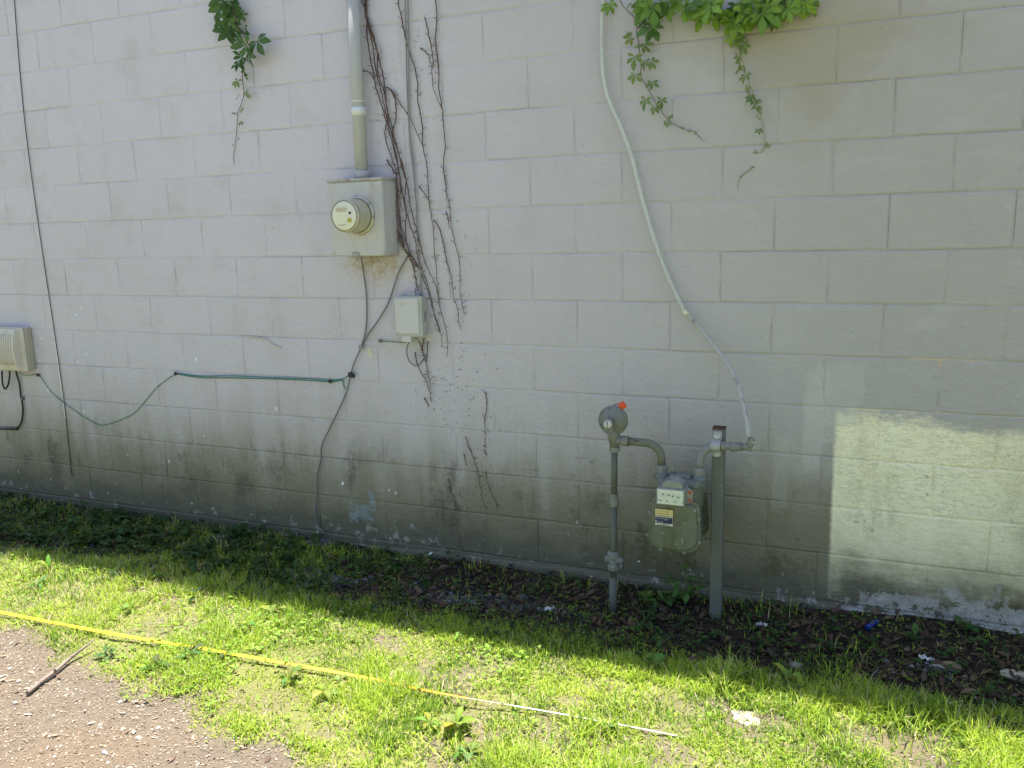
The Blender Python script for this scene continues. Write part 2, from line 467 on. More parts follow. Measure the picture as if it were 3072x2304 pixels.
M['rust'] = simple('rust', (.085, .035, .022), .9, 0, .35, (.05, .03, .025), 40, .5)
M['index_face'] = simple('index_face', (.66, .68, .56), .4, 0, .03)
M['index_clear'] = simple('index_housing', (.26, .265, .24), .28, 0, .06, (.20, .17, .11), 26, .4, spec=.6)
M['index_dome'] = simple('smoky_index_window', (.23, .24, .22), .15, 0, .08, (.30, .30, .27), 30, .5, spec=.7)
M['plate_yellow'] = simple('yellow_plate', (.68, .55, .26), .45, 0, .08, (.42, .30, .12), 60, .4)
M['plate_blue'] = simple('blue_plate', (.02, .025, .09), .4)
M['plate_white'] = simple('white_plate', (.70, .70, .64), .45, 0, .05)
M['ink'] = simple('ink', (.03, .03, .03), .6)
M['faint_ink'] = simple('faint_ink', (.36, .28, .14), .6)
M['faint_grey'] = simple('faint_grey_ink', (.40, .40, .38), .6)
M['green_ink'] = simple('green_ink', (.25, .42, .24), .6)
M['red'] = simple('red_tag', (.50, .07, .04), .5)
M['screw'] = simple('screw_steel', (.30, .31, .28), .4, .3, .1, (.08, .07, .05), 80, .5)
M['tape_yellow'] = simple('yellow_tape', (.74, .56, .035), .4, 0, .06, (.40, .30, .06), 30, .3)
M['tape_orange'] = simple('orange_tape_back', (.66, .30, .03), .4, 0, .08)
M['tape_white'] = simple('white_tape_back', (.56, .55, .51), .4, 0, .04)
M['stick'] = simple('weathered_stick', (.25, .20, .165), .85, 0, .3, (.10, .07, .05), 50, .4, .4, 180)
M['paper'] = simple('white_scrap', (.62, .62, .62), .6, 0, .04)
M['blue_plastic'] = simple('blue_plastic', (.012, .03, .20), .35, 0, .1)
M['rock'] = simple('pale_rock', (.26, .25, .225), .85, 0, .15, (.15, .14, .10), 25, .5, .5, 60)
M['slate'] = simple('dark_slate', (.085, .088, .09), .75, 0, .2, (.14, .12, .09), 25, .4, .5, 60)
M['sand_rock'] = simple('sandy_stone', (.40, .34, .27), .9, 0, .12, (.34, .26, .18), 25, .4, .5, 70)

def tinted(name, transl=.3, rough=.55, spec=.3):
    n = NT(name); c = n.attr('tint'); n.put(n.b.inputs['Base Color'], c); n.b.inputs['Roughness'].default_value = rough
    n.b.inputs['Specular IOR Level'].default_value = spec
    if transl > 0:
        tr = n.node('ShaderNodeBsdfTranslucent'); n.put(tr.inputs[0], c)
        mx = n.node('ShaderNodeMixShader'); mx.inputs[0].default_value = transl
        n.t.links.new(n.b.outputs[0], mx.inputs[1]); n.t.links.new(tr.outputs[0], mx.inputs[2]); n.t.links.new(mx.outputs[0], n.out.inputs[0])
    return n.m
M['grass'] = tinted('grass_blades', .45, .5)
M['cover'] = tinted('weed_leaves', .32, .6, .2)
M['litter'] = tinted('dead_leaves', .08, .8)
M['stones'] = tinted('loose_stones', 0, .85)

# ------------------------------------------------------------------ ground
DIRT = np.array([G(*VW(p))[:2] for p in ((-160, 1325), (0, 1348), (100, 1385), (170, 1415), (215, 1470), (330, 1490), (400, 1510), (455, 1545), (480, 1595), (610, 1615), (720, 1670), (760, 1760), (300, 2000), (-500, 2000), (-700, 1500))])
def in_poly(x, y, poly):
    r = np.zeros(x.shape, bool); n = len(poly)
    for i in range(n):
        x1, y1 = poly[i]; x2, y2 = poly[(i + 1) % n]
        c = ((y1 > y) != (y2 > y)) & (x < (x2 - x1) * (y - y1) / (y2 - y1 + 1e-12) + x1)
        r ^= c
    return r
def poly_dist(x, y, poly):
    """signed distance, positive inside"""
    d = np.full(x.shape, 1e9); n = len(poly)
    for i in range(n):
        a = poly[i]; b = poly[(i + 1) % n]; e = b - a
        t = np.clip(((x - a[0]) * e[0] + (y - a[1]) * e[1]) / (e @ e), 0, 1)
        d = np.minimum(d, np.hypot(x - a[0] - t * e[0], y - a[1] - t * e[1]))
    return np.where(in_poly(x, y, poly), d, -d)
def hgt(x, y):
    h = (fbm(x * 1.7, y * 1.7, 3) - .5) * .045 + (fbm(x * 9, y * 9, 5) - .5) * .014
    h = h + .012 * sstep(-.5, -.05, y) + .03 * sstep(2.6, 4.2, x) * sstep(-.45, -.05, y)
    h = h - .02 * sstep(-.1, .15, poly_dist(x, y, DIRT))
    return h * sstep(-9, -5, y) * sstep(-7, -4, x) * sstep(12, 8, x)
gx = np.concatenate([-5 - np.geomspace(.3, 150, 22)[::-1], np.arange(-5, -2, .12), np.arange(-2, 5.6, .025), np.arange(5.6, 9, .12), 9 + np.geomspace(.3, 150, 22)])
gy = np.concatenate([-5 - np.geomspace(.3, 200, 24)[::-1], np.arange(-5, -3, .12), np.arange(-3, .08, .025), np.geomspace(.1, 120, 16)])
XX, YY = np.meshgrid(gx, gy); HH = hgt(XX, YY)
nx, ny = len(gx), len(gy); ii = np.arange(nx * ny).reshape(ny, nx)
a, b, c_, d_ = ii[:-1, :-1].ravel(), ii[:-1, 1:].ravel(), ii[1:, 1:].ravel(), ii[1:, :-1].ravel()
GF = np.concatenate([np.stack([a, b, c_], 1), np.stack([a, c_, d_], 1)])
def ground_material():
    n = NT('soil'); P, x, y, z = n.pos()
    big = n.noise(P, 1.4, 3, .5); med = n.noise(P, 9, 5, .65); fine = n.noise(P, 70, 5, .7)
    c = n.mix((.20, .160, .118), (.285, .236, .175), med)
    c = n.mix(c, (.30, .21, .13), n.ss(big, .52, .66) * .35)
    c = n.mix(c, (.14, .105, .08), n.ss(fine, .52, .64) * .6)
    c = n.mix(c, (.46, .39, .31), n.ss(n.noise(P, 120, 3, .6), .62, .70) * .7)
    th = n.node('ShaderNodeSeparateColor'); n.put(th.inputs[0], n.attr('tint'))
    c = n.mix(c, n.mix((.22, .25, .055), (.38, .37, .14), med), S(n, th.outputs[0]) * n.ss(fine, .25, .5) * .9)
    c = n.mix(c, n.mix((.20, .23, .12), (.30, .29, .22), med), n.ss(y + (big - .5) * 1.0, -3.2, -4.2))
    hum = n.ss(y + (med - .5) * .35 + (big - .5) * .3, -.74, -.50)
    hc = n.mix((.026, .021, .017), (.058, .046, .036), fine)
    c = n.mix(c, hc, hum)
    n.put(n.b.inputs['Base Color'], c); n.b.inputs['Roughness'].default_value = .95; n.b.inputs['Specular IOR Level'].default_value = .15
    n.put(n.b.inputs['Normal'], n.bump(n.noise(P, 45, 7, .72) + n.noise(P, 160, 3, .6) * .4, 1.0, .022))
    return n.m

# ------------------------------------------------------------------ block wall
wall = thing('block_wall', 'long grey painted concrete block wall, grimy and peeling near the ground', 'wall', (1.8, 0, 0))
WX0, WX1, KT, KB = X0 - 5 * UX, X0 + 18 * UX, -8, 10
top_z = zline(KT)
core = MB().box((WX0, .012, -.25), (WX1, .20, top_z - .001))
cxs = np.arange(WX0, WX1 + .02, .045); czs = np.arange(-.25, top_z, .0254)
CX, CZ = np.meshgrid(cxs, czs); CY = .0018 + .0034 * sstep(.30, .72, fbm(CX * 2.6, CZ * 21, 12, 3))
nq, mq = len(cxs), len(czs)
core.add([(float(p), float(q), float(t)) for p, q, t in zip(CX.ravel(), CY.ravel(), CZ.ravel())], [(j * nq + i, j * nq + i + 1, (j + 1) * nq + i + 1, (j + 1) * nq + i) for j in range(mq - 1) for i in range(nq - 1)], True)
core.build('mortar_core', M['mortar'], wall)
def block_mesh(kind, w, seed):
    r = random.Random(seed); g = .0013; hw, hh = w / 2 - g, VZ / 2 - g
    pts = []
    nxs = [-hw, -hw * .33, hw * .33, hw]
    pts += [(t, -hh) for t in nxs] + [(hw, 0)] + [(t, hh) for t in reversed(nxs)] + [(-hw, 0)]
    pts = [(p[0] + r.uniform(-.0018, .0018), p[1] + r.uniform(-.0018, .0018)) for p in pts]
    n = len(pts)
    ins = [(p[0] * (1 - .0072 / hw), p[1] * (1 - .0066 / hh)) for p in pts]
    V = [(p[0], 0, p[1]) for p in ins] + [(p[0], .0024 + r.uniform(0, .0012), p[1]) for p in pts] + [(p[0], .012, p[1]) for p in pts]
    F = [tuple(range(n))]
    for k in range(n):
        k2 = (k + 1) % n
        F += [(k, n + k, n + k2, k2), (n + k, 2 * n + k, 2 * n + k2, n + k2)]
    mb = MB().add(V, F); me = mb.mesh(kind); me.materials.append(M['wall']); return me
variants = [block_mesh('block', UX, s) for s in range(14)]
def in_frame(p, m=60):
    d = np.array(p) - CAM; zz = d @ FW
    if zz <= 0: return False
    u = 1536 + FPX * (d @ RT) / zz; v = 1152 - FPX * (d @ UP) / zz
    return -m < u < 3072 + m and -m < v < 2304 + m
far = MB()
for k in range(KT, KB):
    off = X0 + (UX / 2 if k % 2 else 0)
    zc = zline(k) - VZ / 2
    for i in range(-5, 18):
        xc = off + (i + .5) * UX
        if xc + UX / 2 > WX1: continue
        yo = random.uniform(-.0012, .0006)
        seen = any(in_frame((xc + sx * UX / 2, 0, zc + sz * VZ / 2)) for sx in (-1, 0, 1) for sz in (-1, 0, 1))
        if seen and zline(k) > -.02:
            o = bpy.data.objects.new('block', random.choice(variants)); C.link(o); o.parent = wall
            o.location = (xc - 1.8, yo, zc)
            o.rotation_euler = (random.uniform(-.004, .004), random.uniform(-.0022, .0022), random.uniform(-.002, .002))
        else:
            me = random.choice(variants)
            far.add([(v.co.x + xc, v.co.y + yo, v.co.z + zc) for v in me.vertices], [tuple(p.vertices) for p in me.polygons])
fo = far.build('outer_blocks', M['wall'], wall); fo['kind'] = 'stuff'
# footing ledge along the foot of the wall
ft = MB(); xs = np.arange(1.0, WX1, .06)
vsf = []
for xv in xs:
    p = .016 + .009 * (fbm(np.array(xv * 5.0), np.array(.3), 9) - .5) * 2; zt = .042 + .016 * (fbm(np.array(xv * 3.0), np.array(4.3), 19) - .5) * 2 - .03 * float(sstep(2.2, 1.2, xv))
    vsf += [(xv, .004, zt + .012), (xv, -p * .75, zt), (xv, -p, zt - .012), (xv, -p - .01, -.2), (xv, .004, -.2)]
fsf = []
for i in range(len(xs) - 1):
    for j in range(4): fsf.append((i * 5 + j, i * 5 + j + 1, i * 5 + 5 + j + 1, i * 5 + 5 + j))
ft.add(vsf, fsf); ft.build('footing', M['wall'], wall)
MB().box((WX0 - .02, -.03, top_z), (WX1 + .02, .24, top_z + .05), .006).build('coping', M['roofing'], wall)

# ------------------------------------------------------------------ electric meter box, conduit
def V3(*a): return np.array(a, float)
dF = .125
TL, BR = W(*ZE((104, 182)), dF), W(*ZE((566, 797)), dF)
TR, BL = W(*ZE((545, 160)), dF), W(*ZE((118, 800)), dF)
bx0, bx1 = (TL[0] + BL[0]) / 2, (TR[0] + BR[0]) / 2
bz0, bz1 = (BL[2] + BR[2]) / 2, (TL[2] + TR[2]) / 2
em = thing('electric_meter', 'grey electric meter box with round cream glass meter, below the white banded conduit', 'electric meter', ((bx0 + bx1) / 2, 0, bz0))
MB().box((bx0, -dF, bz0), (bx1, -.002, bz1), .004).build('housing', M['box_grey'], em)
MB().box((bx0 - .006, -dF - .010, bz1 - .002), (bx1 + .004, -.002, bz1 + .010), .003).build('lid', M['lip'], em)
MB().box((bx1 + .0004, -dF + .018, bz0 + .012), (bx1 + .0025, -.02, bz1 - .012), .0008).build('side_panel', M['box_grey'], em)
MB().lathe(((bx1 + .0026), -.05, bz0 + .07), (1, 0, 0), [(0, .024), (.0015, .024), (.0022, .021)], 20).build('knockout', M['box_grey'], em)
rc = W(*ZE((350, 462)), dF); R_ = .076
ring = MB().lathe((rc[0], -dF + .001, rc[2]), (0, -1, 0), [(0, R_ + .012), (.010, R_ + .012), (.016, R_ + .008), (.018, R_ + .002), (.010, R_ - .002)], 40).build('meter_ring', M['ring'], em)
L_ = .118
dome = MB().lathe((rc[0], -dF, rc[2]), (0, -1, 0), [(.004, R_), (.03, R_ - .001), (L_ - .03, R_ - .007), (L_ - .012, R_ - .006), (L_ - .010, R_ - .002), (L_ - .004, R_ - .004), (L_, R_ - .010), (L_ - .001, R_ - .014)], 40).build('meter_dome', M['meter_glass'], em)
fy = -dF - L_
MB().lathe((rc[0], fy + .004, rc[2]), (0, -1, 0), [(0, R_ - .012), (.0045, R_ - .013), (.006, R_ - .018), (.0065, .01)], 40).build('face_plate', M['meter_face'], dome)
MB().lathe((rc[0] + .032, fy - .003, rc[2] + .012), (0, -1, 0), [(0, .006), (.003, .0055)], 14).build('sensor_port', M['dark'], dome)
MB().lathe((rc[0] + .028, fy - .003, rc[2] - .020), (0, -1, 0), [(0, .011), (.003, .011), (.004, .009)], 14).build('brass_seal', M['brass'], dome)
MB().box((rc[0] + .022, fy - .0085, rc[2] - .021), (rc[0] + .034, fy - .0072, rc[2] - .018)).build('seal_slot', M['ink'], dome)
for dz_, w_ in ((.030, .03), (.022, .024), (-.040, .02)):
    MB().box((rc[0] - w_ - .012, fy - .0032, rc[2] + dz_ - .0015), (rc[0] + w_ - .012, fy - .0024, rc[2] + dz_ + .0015)).build('face_print', M['faint_ink'], dome)
MB().lathe((rc[0], fy + .0008, rc[2]), (0, -1, 0), [(0, R_ - .0085), (.0014, R_ - .0085), (.0014, R_ - .0115), (0, R_ - .0115)], 40).build('rim_groove', simple('rim_groove_shadow', (.20, .17, .11), .6), dome)  # dark ring between face and rim, the groove's shadow put into its colour
MB().box((rc[0] - .040, fy - .0030, rc[2] + .016), (rc[0] + .016, fy - .0022, rc[2] + .040), .0004).build('name_plate', simple('meter_plate', (.60, .56, .44), .35), dome)
MB().lathe((bx0 + .016, -dF - .0008, bz0 + .016), (0, -1, 0), [(0, .005), (.003, .005)], 8).build('cover_screw', M['screw'], em)
MB().lathe((bx1 - .016, -dF - .0008, bz1 - .018), (0, -1, 0), [(0, .004), (.0025, .004)], 8).build('cover_screw', M['screw'], em)
MB().box((bx0 + .003, -dF - .0035, bz0 + .003), (bx1 - .003, -dF + .001, bz1 - .006), .0022).build('front_cover', M['box_grey'], em)
lc = W(*ZE((330, 785)), dF)
MB().box((lc[0] - .02, -dF - .008, lc[2] - .010), (lc[0] + .018, -dF - .0005, lc[2] + .012), .002).box((lc[0] + .002, -dF - .006, lc[2] - .028), (lc[0] + .010, -dF - .001, lc[2] - .008), .001).build('latch', M['screw'], em)
# cobwebs and nest debris hanging below the box are fine twigs
wb = MB()
for i in range(26):
    q = V3(lc[0] + random.uniform(-.03, .16), -random.uniform(.01, .10), bz0 - .001)
    wb.tube([q, q + V3(random.uniform(-.02, .04), .0, -random.uniform(.01, .04)), q + V3(random.uniform(-.03, .06), .005, -random.uniform(.02, .075))], .0006, 3)
tag(wb.build('spider_web', simple('dusty_web', (.38, .31, .20), .9)), 'wispy tan cobweb hanging under the electric meter box', 'cobweb')

ct, cb = W(*VW((756, -120)), .05), W(*VW((782, 381)), .06)
ct = cb + (ct - cb) * 1.0; cb[2] = bz1 + .012
cond = thing('conduit', 'thick grey conduit pipe with a white band, rising from the electric meter box', 'conduit', cb)
MB().tube([ct, cb], .0295, 20).build('pipe', M['conduit'], cond)
q0, q1 = W(*VW((773, 232)), .055), W(*VW((775, 250)), .055)
ax = (ct - cb) / np.linalg.norm(ct - cb)
def on(z_): return cb + ax * (z_ - cb[2]) / ax[2]
MB().tube([on(q1[2]), on(q0[2])], .0315, 20).build('band', M['band'], cond)
MB().tube([on(q0[2] + .022), on(q0[2] + .028)], .0303, 20).build('paint_edge', M['band'], cond)
MB().tube([cb + ax * .001, cb + ax * .035], .037, 20).build('hub', M['conduit'], cond)

# ------------------------------------------------------------------ small grey junction box
dN = .062
TL, BR = W(*Z4((122, 806)), dN), W(*Z4((336, 1100)), dN)
TR, BL = W(*Z4((326, 800)), dN), W(*Z4((135, 1098)), dN)
nx0, nx1, nz0, nz1 = (TL[0] + BL[0]) / 2, (TR[0] + BR[0]) / 2, (BL[2] + BR[2]) / 2, (TL[2] + TR[2]) / 2
nb = thing('junction_box', 'small grey plastic telephone junction box amid the dry vine stems', 'junction box', ((nx0 + nx1) / 2, 0, nz0))
MB().box((nx0 + .006, -dN + .010, nz0 + .006), (nx1 - .004, -.001, nz1 - .004), .003).build('base', M['nid'], nb)
MB().box((nx0, -dN, nz0), (nx1, -dN + .012, nz1), .003).build('cover', M['nid'], nb)
MB().prism([(nx0 + .008, nz0 + .012), (nx1 - .014, nz0 + .012), (nx1 - .014, nz1 - .008), (nx0 + .008, nz1 - .008)], -dN - .008, -dN + .0005, .006).build('cover_panel', M['nid_face'], nb)
MB().box((nx0 + .034, -dN - .0005, nz0 - .026), (nx0 + .082, -.012, nz0 + .004), .002).build('cable_tab', M['nid_face'], nb)
for zz in (nz1 - .075, nz1 - .10, nz0 + .018):
    MB().tube([V3(nx1 - .005, -.03, zz), V3(nx1 + .010, -.03, zz + .002), V3(nx1 + .013, -.03, zz - .008), V3(nx1 + .010, -.03, zz - .017), V3(nx1 - .005, -.03, zz - .016)], .0028, 6).build('hinge_loop', M['nid'], nb)
MB().box((nx0 + .06, -.035, nz1 - .005), (nx0 + .10, -.028, nz1 + .014), .002).build('top_lug', M['nid'], nb)
MB().box((nx0 + .022, -.035, nz1 - .005), (nx0 + .034, -.028, nz1 + .010), .002).build('top_lug', M['nid'], nb)
for i, zz in enumerate((nz1 - .030, nz1 - .037, nz1 - .043)):
    MB().box((nx0 + .035 + i * .004, -dN - .0088, zz), (nx0 + .068 - i * .003, -dN - .0078, zz + .0018)).build('panel_print', M['faint_grey'], nb)
MB().box((nx0 + .016, -dN - .0088, nz0 + .018), (nx0 + .034, -dN - .0078, nz0 + .021)).build('panel_print', M['faint_grey'], nb)
g0, g1 = W(*Z4((22, 1130)), .02), W(*Z4((215, 1142)), .02)
gr = thing('ground_clamp', 'short steel ground rod with clamp sticking out left below the junction box', 'ground clamp', g0)
MB().tube([g0, g1], .0032, 8).build('rod', M['screw'], gr)
MB().tube([g0 - V3(.006, 0, 0), g0 + V3(.008, 0, 0)], .0085, 6).tube([g0 + V3(0, 0, -.006), g0 + V3(0, 0, .012)], .0035, 6).build('clamp', M['screw'], gr)

# ------------------------------------------------------------------ beige box at the left edge of the picture
dB = .105
rt_back = W(*ZB((432, 500)), .0)
bxr = rt_back[0]
lz1, lz0 = W(*ZB((330, 185)), .05)[2], W(*ZB((330, 715)), .05)[2]
bb = thing('utility_box', 'beige plastic utility box with a ribbed cover at the left edge', 'utility box', (bxr - .14, 0, lz0))
MB().box((bxr - .285, -.045, lz0), (bxr, -.001, lz1), .004).build('base', M['beige_side'], bb)
MB().box((bxr - .285, -.060, lz0 - .003), (bxr - .004, -.045, lz1 + .003), .004).build('flange', M['beige'], bb)
nseg = 8; prof = []
for i in range(nseg + 1):
    t = i / nseg; prof.append((lz0 + .010 + t * (lz1 - lz0 - .014), -.062 - .042 * math.sin(math.pi * min(1, .12 + t * .80)) ** .6))
x_a, x_b = bxr - .275, bxr - .028
V_ = []; F_ = []
for (zz, yy) in prof: V_ += [(x_a, -.055, zz), (x_a + .012, yy, zz), (x_b - .012, yy, zz), (x_b, -.055, zz)]
for i in range(nseg):
    for j in range(3): F_.append((i * 4 + j, i * 4 + j + 1, i * 4 + 5 + j, i * 4 + 4 + j))
F_ += [(0, 1, 2, 3), tuple(reversed([nseg * 4 + j for j in range(4)]))]
cov = MB().add(V_, F_, False).build('cover', M['beige'], bb)
for r in range(11):
    xr = x_b - .035 - r * .0195
    P_ = [(xr, yy - .0015, zz) for (zz, yy) in prof[1:-1]]
    rb = MB(); rb.tube(P_, .0042, 5); rb.build('rib', M['beige'], cov)
lk = W(*ZB((335, 480)), .06)
MB().box((bxr - .03, -.066, lk[2] - .012), (bxr - .006, -.050, lk[2] + .018), .003).tube([V3(bxr - .014, -.060, lk[2] - .02), V3(bxr - .014, -.06, lk[2] + .004)], .006, 8).build('latch', M['beige'], bb)

# ------------------------------------------------------------------ cables
def cable(name, label, cat, fr, pts, d, r, m, n=8, group=None, sub=5, build=True):
    P_ = smooth_path(wp(fr, pts, d), sub)
    o = MB().tube(P_, r, n).build(name, m)
    return tag(o, label, cat, group)
cable('wall_cable', 'thin black cable hanging straight down the wall at far left', 'cable', VW, [(28, -60), (31, 0), (40, 120), (52, 250), (68, 380), (85, 500), (100, 600), (112, 680), (128, 790), (140, 880), (148, 960), (154, 1015), (157, 1026)], .006, .0023, simple('thin_dark_cable', (.06, .058, .058), .6))
vz = [(462, -80), (460, 0), (470, 350), (475, 700), (490, 1060), (505, 1300), (530, 1500), (545, 1650)]
cable('wall_cable', 'grey cable running down among the dry vines, left of a close pair', 'cable', Z3, vz + [(540, 1700)], .012, .0030, M['cable_pale'])
p1 = wp(Z3, [(488, -80), (486, 0), (491, 500), (492, 900), (501, 1200), (536, 1480)], .014) + wp(Z4, [(283, 60), (292, 150), (302, 400), (318, 600), (326, 740), (330, 800)], .014)
tag(MB().tube(smooth_path(p1), .0036, 8).build('wall_cable', M['cable_pale']), 'thicker grey cable running among dry vines down into the junction box', 'cable')
cable('meter_cable', 'grey wire dropping from the electric meter box to the cable clamp', 'cable', R5, [(128, -10, .05), (135, 50, .03), (150, 150, .015), (162, 250), (165, 400), (155, 500), (135, 570), (132, 588)], .010, .0036, M['cable_grey'])
pa = wp(R5, [(440, -30), (425, 10), (370, 110), (310, 290), (250, 400), (180, 500), (138, 575), (128, 595), (85, 690), (60, 770), (40, 860), (5, 950)], .014)
pb = wp(R4, [(2140, 1110), (2085, 1230), (2080, 1320), (2055, 1420), (2055, 1530), (2045, 1650)], .014) + wp(VW, [(679, 1100, .014), (683, 1130, .02), (700, 1152, .03)])
gc = thing('ground_cable', 'long grey cable winding from beside the meter box down to the soil', 'cable', pb[-1])
MB().tube(smooth_path(pa + pb), .0036, 8).build('wire', M['cable_grey'], gc)
q = W(*R5((130, 590)), .016); MB().box(q - V3(.012, .010, .010), q + V3(.012, .006, .010), .003).build('clamp', M['screw'], gc)
q = W(*R5((64, 768)), .016); MB().box(q - V3(.014, .012, .012), q + V3(.010, .008, .012), .004).tube([q + V3(.004, -.006, -.006), q + V3(.02, -.006, -.006)], .009, 8).build('clip', M['dark'], gc)
cable('green_wire', 'thin green wire sagging in a loop from the beige box to a nail', 'wire', R4, [(105, 752, .03), (180, 775, .012), (250, 772), (330, 880), (420, 955), (540, 1040), (645, 1095), (720, 1085), (830, 1040), (890, 1000), (1000, 870), (1080, 800), (1145, 762)], .006, .0020, M['green_wire'], 6)
cable('green_wire', 'upper of two green wires running level to the black clip', 'wire', R4, [(1145, 758), (1300, 778), (1500, 776), (1780, 788), (2000, 795), (2145, 806), (2212, 798), (2262, 775)], .008, .0026, M['green_wire'], 6)
cable('green_wire', 'lower of two green wires, its tail drooping beside the black clip', 'wire', R4, [(1145, 764), (1300, 788), (1500, 790), (1780, 797), (2000, 806), (2145, 815), (2215, 806), (2228, 840), (2240, 860)], .007, .0026, M['green_wire'], 6)
for (px, lab) in (((252, 770), 'black staple holding the green wire beside the beige box'), ((1145, 760), 'black nail head where the sagging green wire turns level'), ((2146, 811), 'black wire clip left of the grey cable on the green wires')):
    q = W(*R4(px), .004); tag(MB().lathe(q, (0, -1, 0), [(-.004, .004), (.006, .005), (.008, .011), (.012, .010)], 10).build('wire_clip', M['dark'], None), lab, 'clip', 'wire clips on the wall')
cable('cable_loop', 'short black cable loop hanging under the beige box', 'cable', ZB, [(25, 715), (26, 790), (34, 880), (62, 940), (98, 895), (118, 800), (120, 715)], .03, .0052, M['dark_rubber'])
pk = wp(ZB, [(198, 715, .03), (215, 780, .02), (240, 870), (258, 1030), (275, 1110), (285, 1220), (265, 1350), (205, 1450)], .012)
bk = thing('black_cable', 'black cable curving down from the beige box into a short conduit', 'cable', pk[-1])
MB().tube(smooth_path(pk), .0052, 8).build('wire', M['dark_rubber'], bk)
MB().tube(wp(ZB, [(212, 1440), (100, 1436), (-200, 1428)], .014), .0075, 10).build('sleeve', M['dark'], bk)
q = W(*ZB((200, 1430)), .016); MB().lathe(q, (0, -1, 0), [(-.01, .008), (.006, .008)], 10).build('clip', M['dark'], bk)
q = W(*ZB((275, 1060)), .012); MB().lathe(q, (0, -1, 0), [(-.01, .010), (.004, .010), (.007, .006)], 10).build('clip', M['cable_grey'], bk)
cable('wire_loop', 'thin dark wire loop hanging under the small junction box', 'wire', Z4, [(235, 1140), (222, 1180), (222, 1230), (245, 1285), (285, 1310), (325, 1290), (350, 1245)], .03, .0032, M['cable_grey'])

# ------------------------------------------------------------------ gas meter set
gas_x = W(*ZM((560, 900)), .33)
dP = .26
ris = thing('gas_riser', 'grey gas riser pipe standing in the soil left of the gas meter', 'gas pipe', (*G(*ZG((208, 1560)))[:2], 0))
rb_, rtp = W(*ZG((208, 1600)), .272), W(*ZG((223, 360)), dP)
rb_ = V3(rb_[0], rb_[1], -.06)
def rpos(py):
    q = W(*ZG((215, py)), dP); t = (q[2] - rb_[2]) / (rtp[2] - rb_[2]); return rb_ + (rtp - rb_) * t
MB().tube([rb_, rpos(1300)], .0165, 16).build('lower_pipe', M['gas_pipe'], ris)
MB().tube([rpos(1310), rpos(800)], .0132, 16).build('middle_pipe', M['gas_pipe'], ris)
MB().tube([rpos(745), rpos(380)], .0130, 16).build('upper_pipe', M['gas_pipe'], ris)
vb = rpos(1180)
valve = MB().lathe(rpos(1245), (0, 0, 1), [(0, .023), (.018, .023), (.022, .019), (.046, .020), (.052, .0235), (.074, .0235), (.078, .018)], 8, False).build('valve_body', M['gas_light'], ris)
MB().tube([vb + V3(-.034, 0, .002), vb + V3(.036, 0, .002)], .013, 12).tube([vb + V3(.030, 0, .002), vb + V3(.042, 0, .002)], .0105, 6).build('valve_core', M['gas_light'], valve)
MB().lathe(rpos(800), (0, 0, 1), [(0, .016), (.010, .016), (.012, .021), (.032, .021), (.034, .017), (.054, .0165)], 8, False).build('union', M['gas_light'], ris)
MB().lathe(rpos(412), (0, 0, 1), [(0, .0225), (.019, .0225), (.021, .018), (.030, .018)], 8, False).build('top_nut', M['gas_light'], ris)

rg = thing('gas_regulator', 'round grey gas regulator with an orange plug on top of the riser', 'regulator', rpos(395))
rcn = W(*ZH((258, 298)), dP + .005); rr = .0605
ry = -dP - .01
MB().lathe((rcn[0], ry + .035, rcn[2]), (0, -1, 0), [(0, .03), (.012, .05), (.026, rr - .006), (.029, rr), (.041, rr), (.044, rr - .010), (.050, rr - .014), (.060, rr - .022), (.066, rr - .034), (.068, .012)], 36).build('diaphragm_case', M['reg'], rg)
for k in range(8):
    w_ = 2 * math.pi * (k + .35) / 8
    MB().lathe((rcn[0] + (rr - .006) * math.cos(w_), ry - .006, rcn[2] + (rr - .006) * math.sin(w_)), (0, -1, 0), [(0, .0042), (.005, .0042), (.006, .003)], 6, False).build('bolt', M['gas_light'], rg)
cp = W(*ZH((212, 345)), dP + .06)
cz_ = cp[2]; cxx = rcn[0] - .004
MB().prism([(cxx - .019, cz_ - .030), (cxx + .019, cz_ - .030), (cxx + .019, cz_ + .008), (cxx + .012, cz_ + .021), (cxx, cz_ + .025), (cxx - .012, cz_ + .021), (cxx - .019, cz_ + .008)], ry - .058, ry - .02, .004).build('adjuster_housing', M['reg'], rg)
cap = MB().lathe((cxx, ry - .056, cz_), (0, -1, 0), [(0, .0165), (.010, .0165), (.014, .0145), (.016, .009)], 20).build('cap', M['cap'], rg)
MB().box((cxx - .0012, ry - .0735, cz_ - .014), (cxx + .0012, ry - .0705, cz_ + .014)).build('slot', M['ink'], cap)
nk = rpos(395)
MB().tube([V3(nk[0] - .006, -dP - .012, rcn[2] - .03), V3(nk[0] - .002, -dP - .006, nk[2] + .055), V3(nk[0], -dP, nk[2] + .006)], [.028, .0235, .0175], 16).build('neck', M['reg'], rg)
oc = W(*ZH((410, 565)), dP)
MB().tube([V3(nk[0] - .005, -dP, oc[2] + .004), V3(oc[0] - .01, -dP, oc[2])], [.021, .019], 16).build('outlet_arm', M['reg'], rg)
MB().lathe((oc[0] - .014, -dP, oc[2]), (1, 0, 0), [(0, .0205), (.016, .0205), (.018, .022), (.027, .022)], 12, False).build('outlet_nut', M['gas_light'], rg)
oq = W(*ZH((355, 100)), dP); 
MB().tube([oq + V3(.012, 0, -.014), oq + V3(-.002, -.003, .007)], [.0145, .0135], 14).build('orange_plug', M['orange'], rg)
MB().tube([oq + V3(-.032, 0, -.006), oq + V3(-.02, 0, .002), oq + V3(-.01, 0, .001)], .0028, 6).build('vent_wire', M['gas_light'], rg)

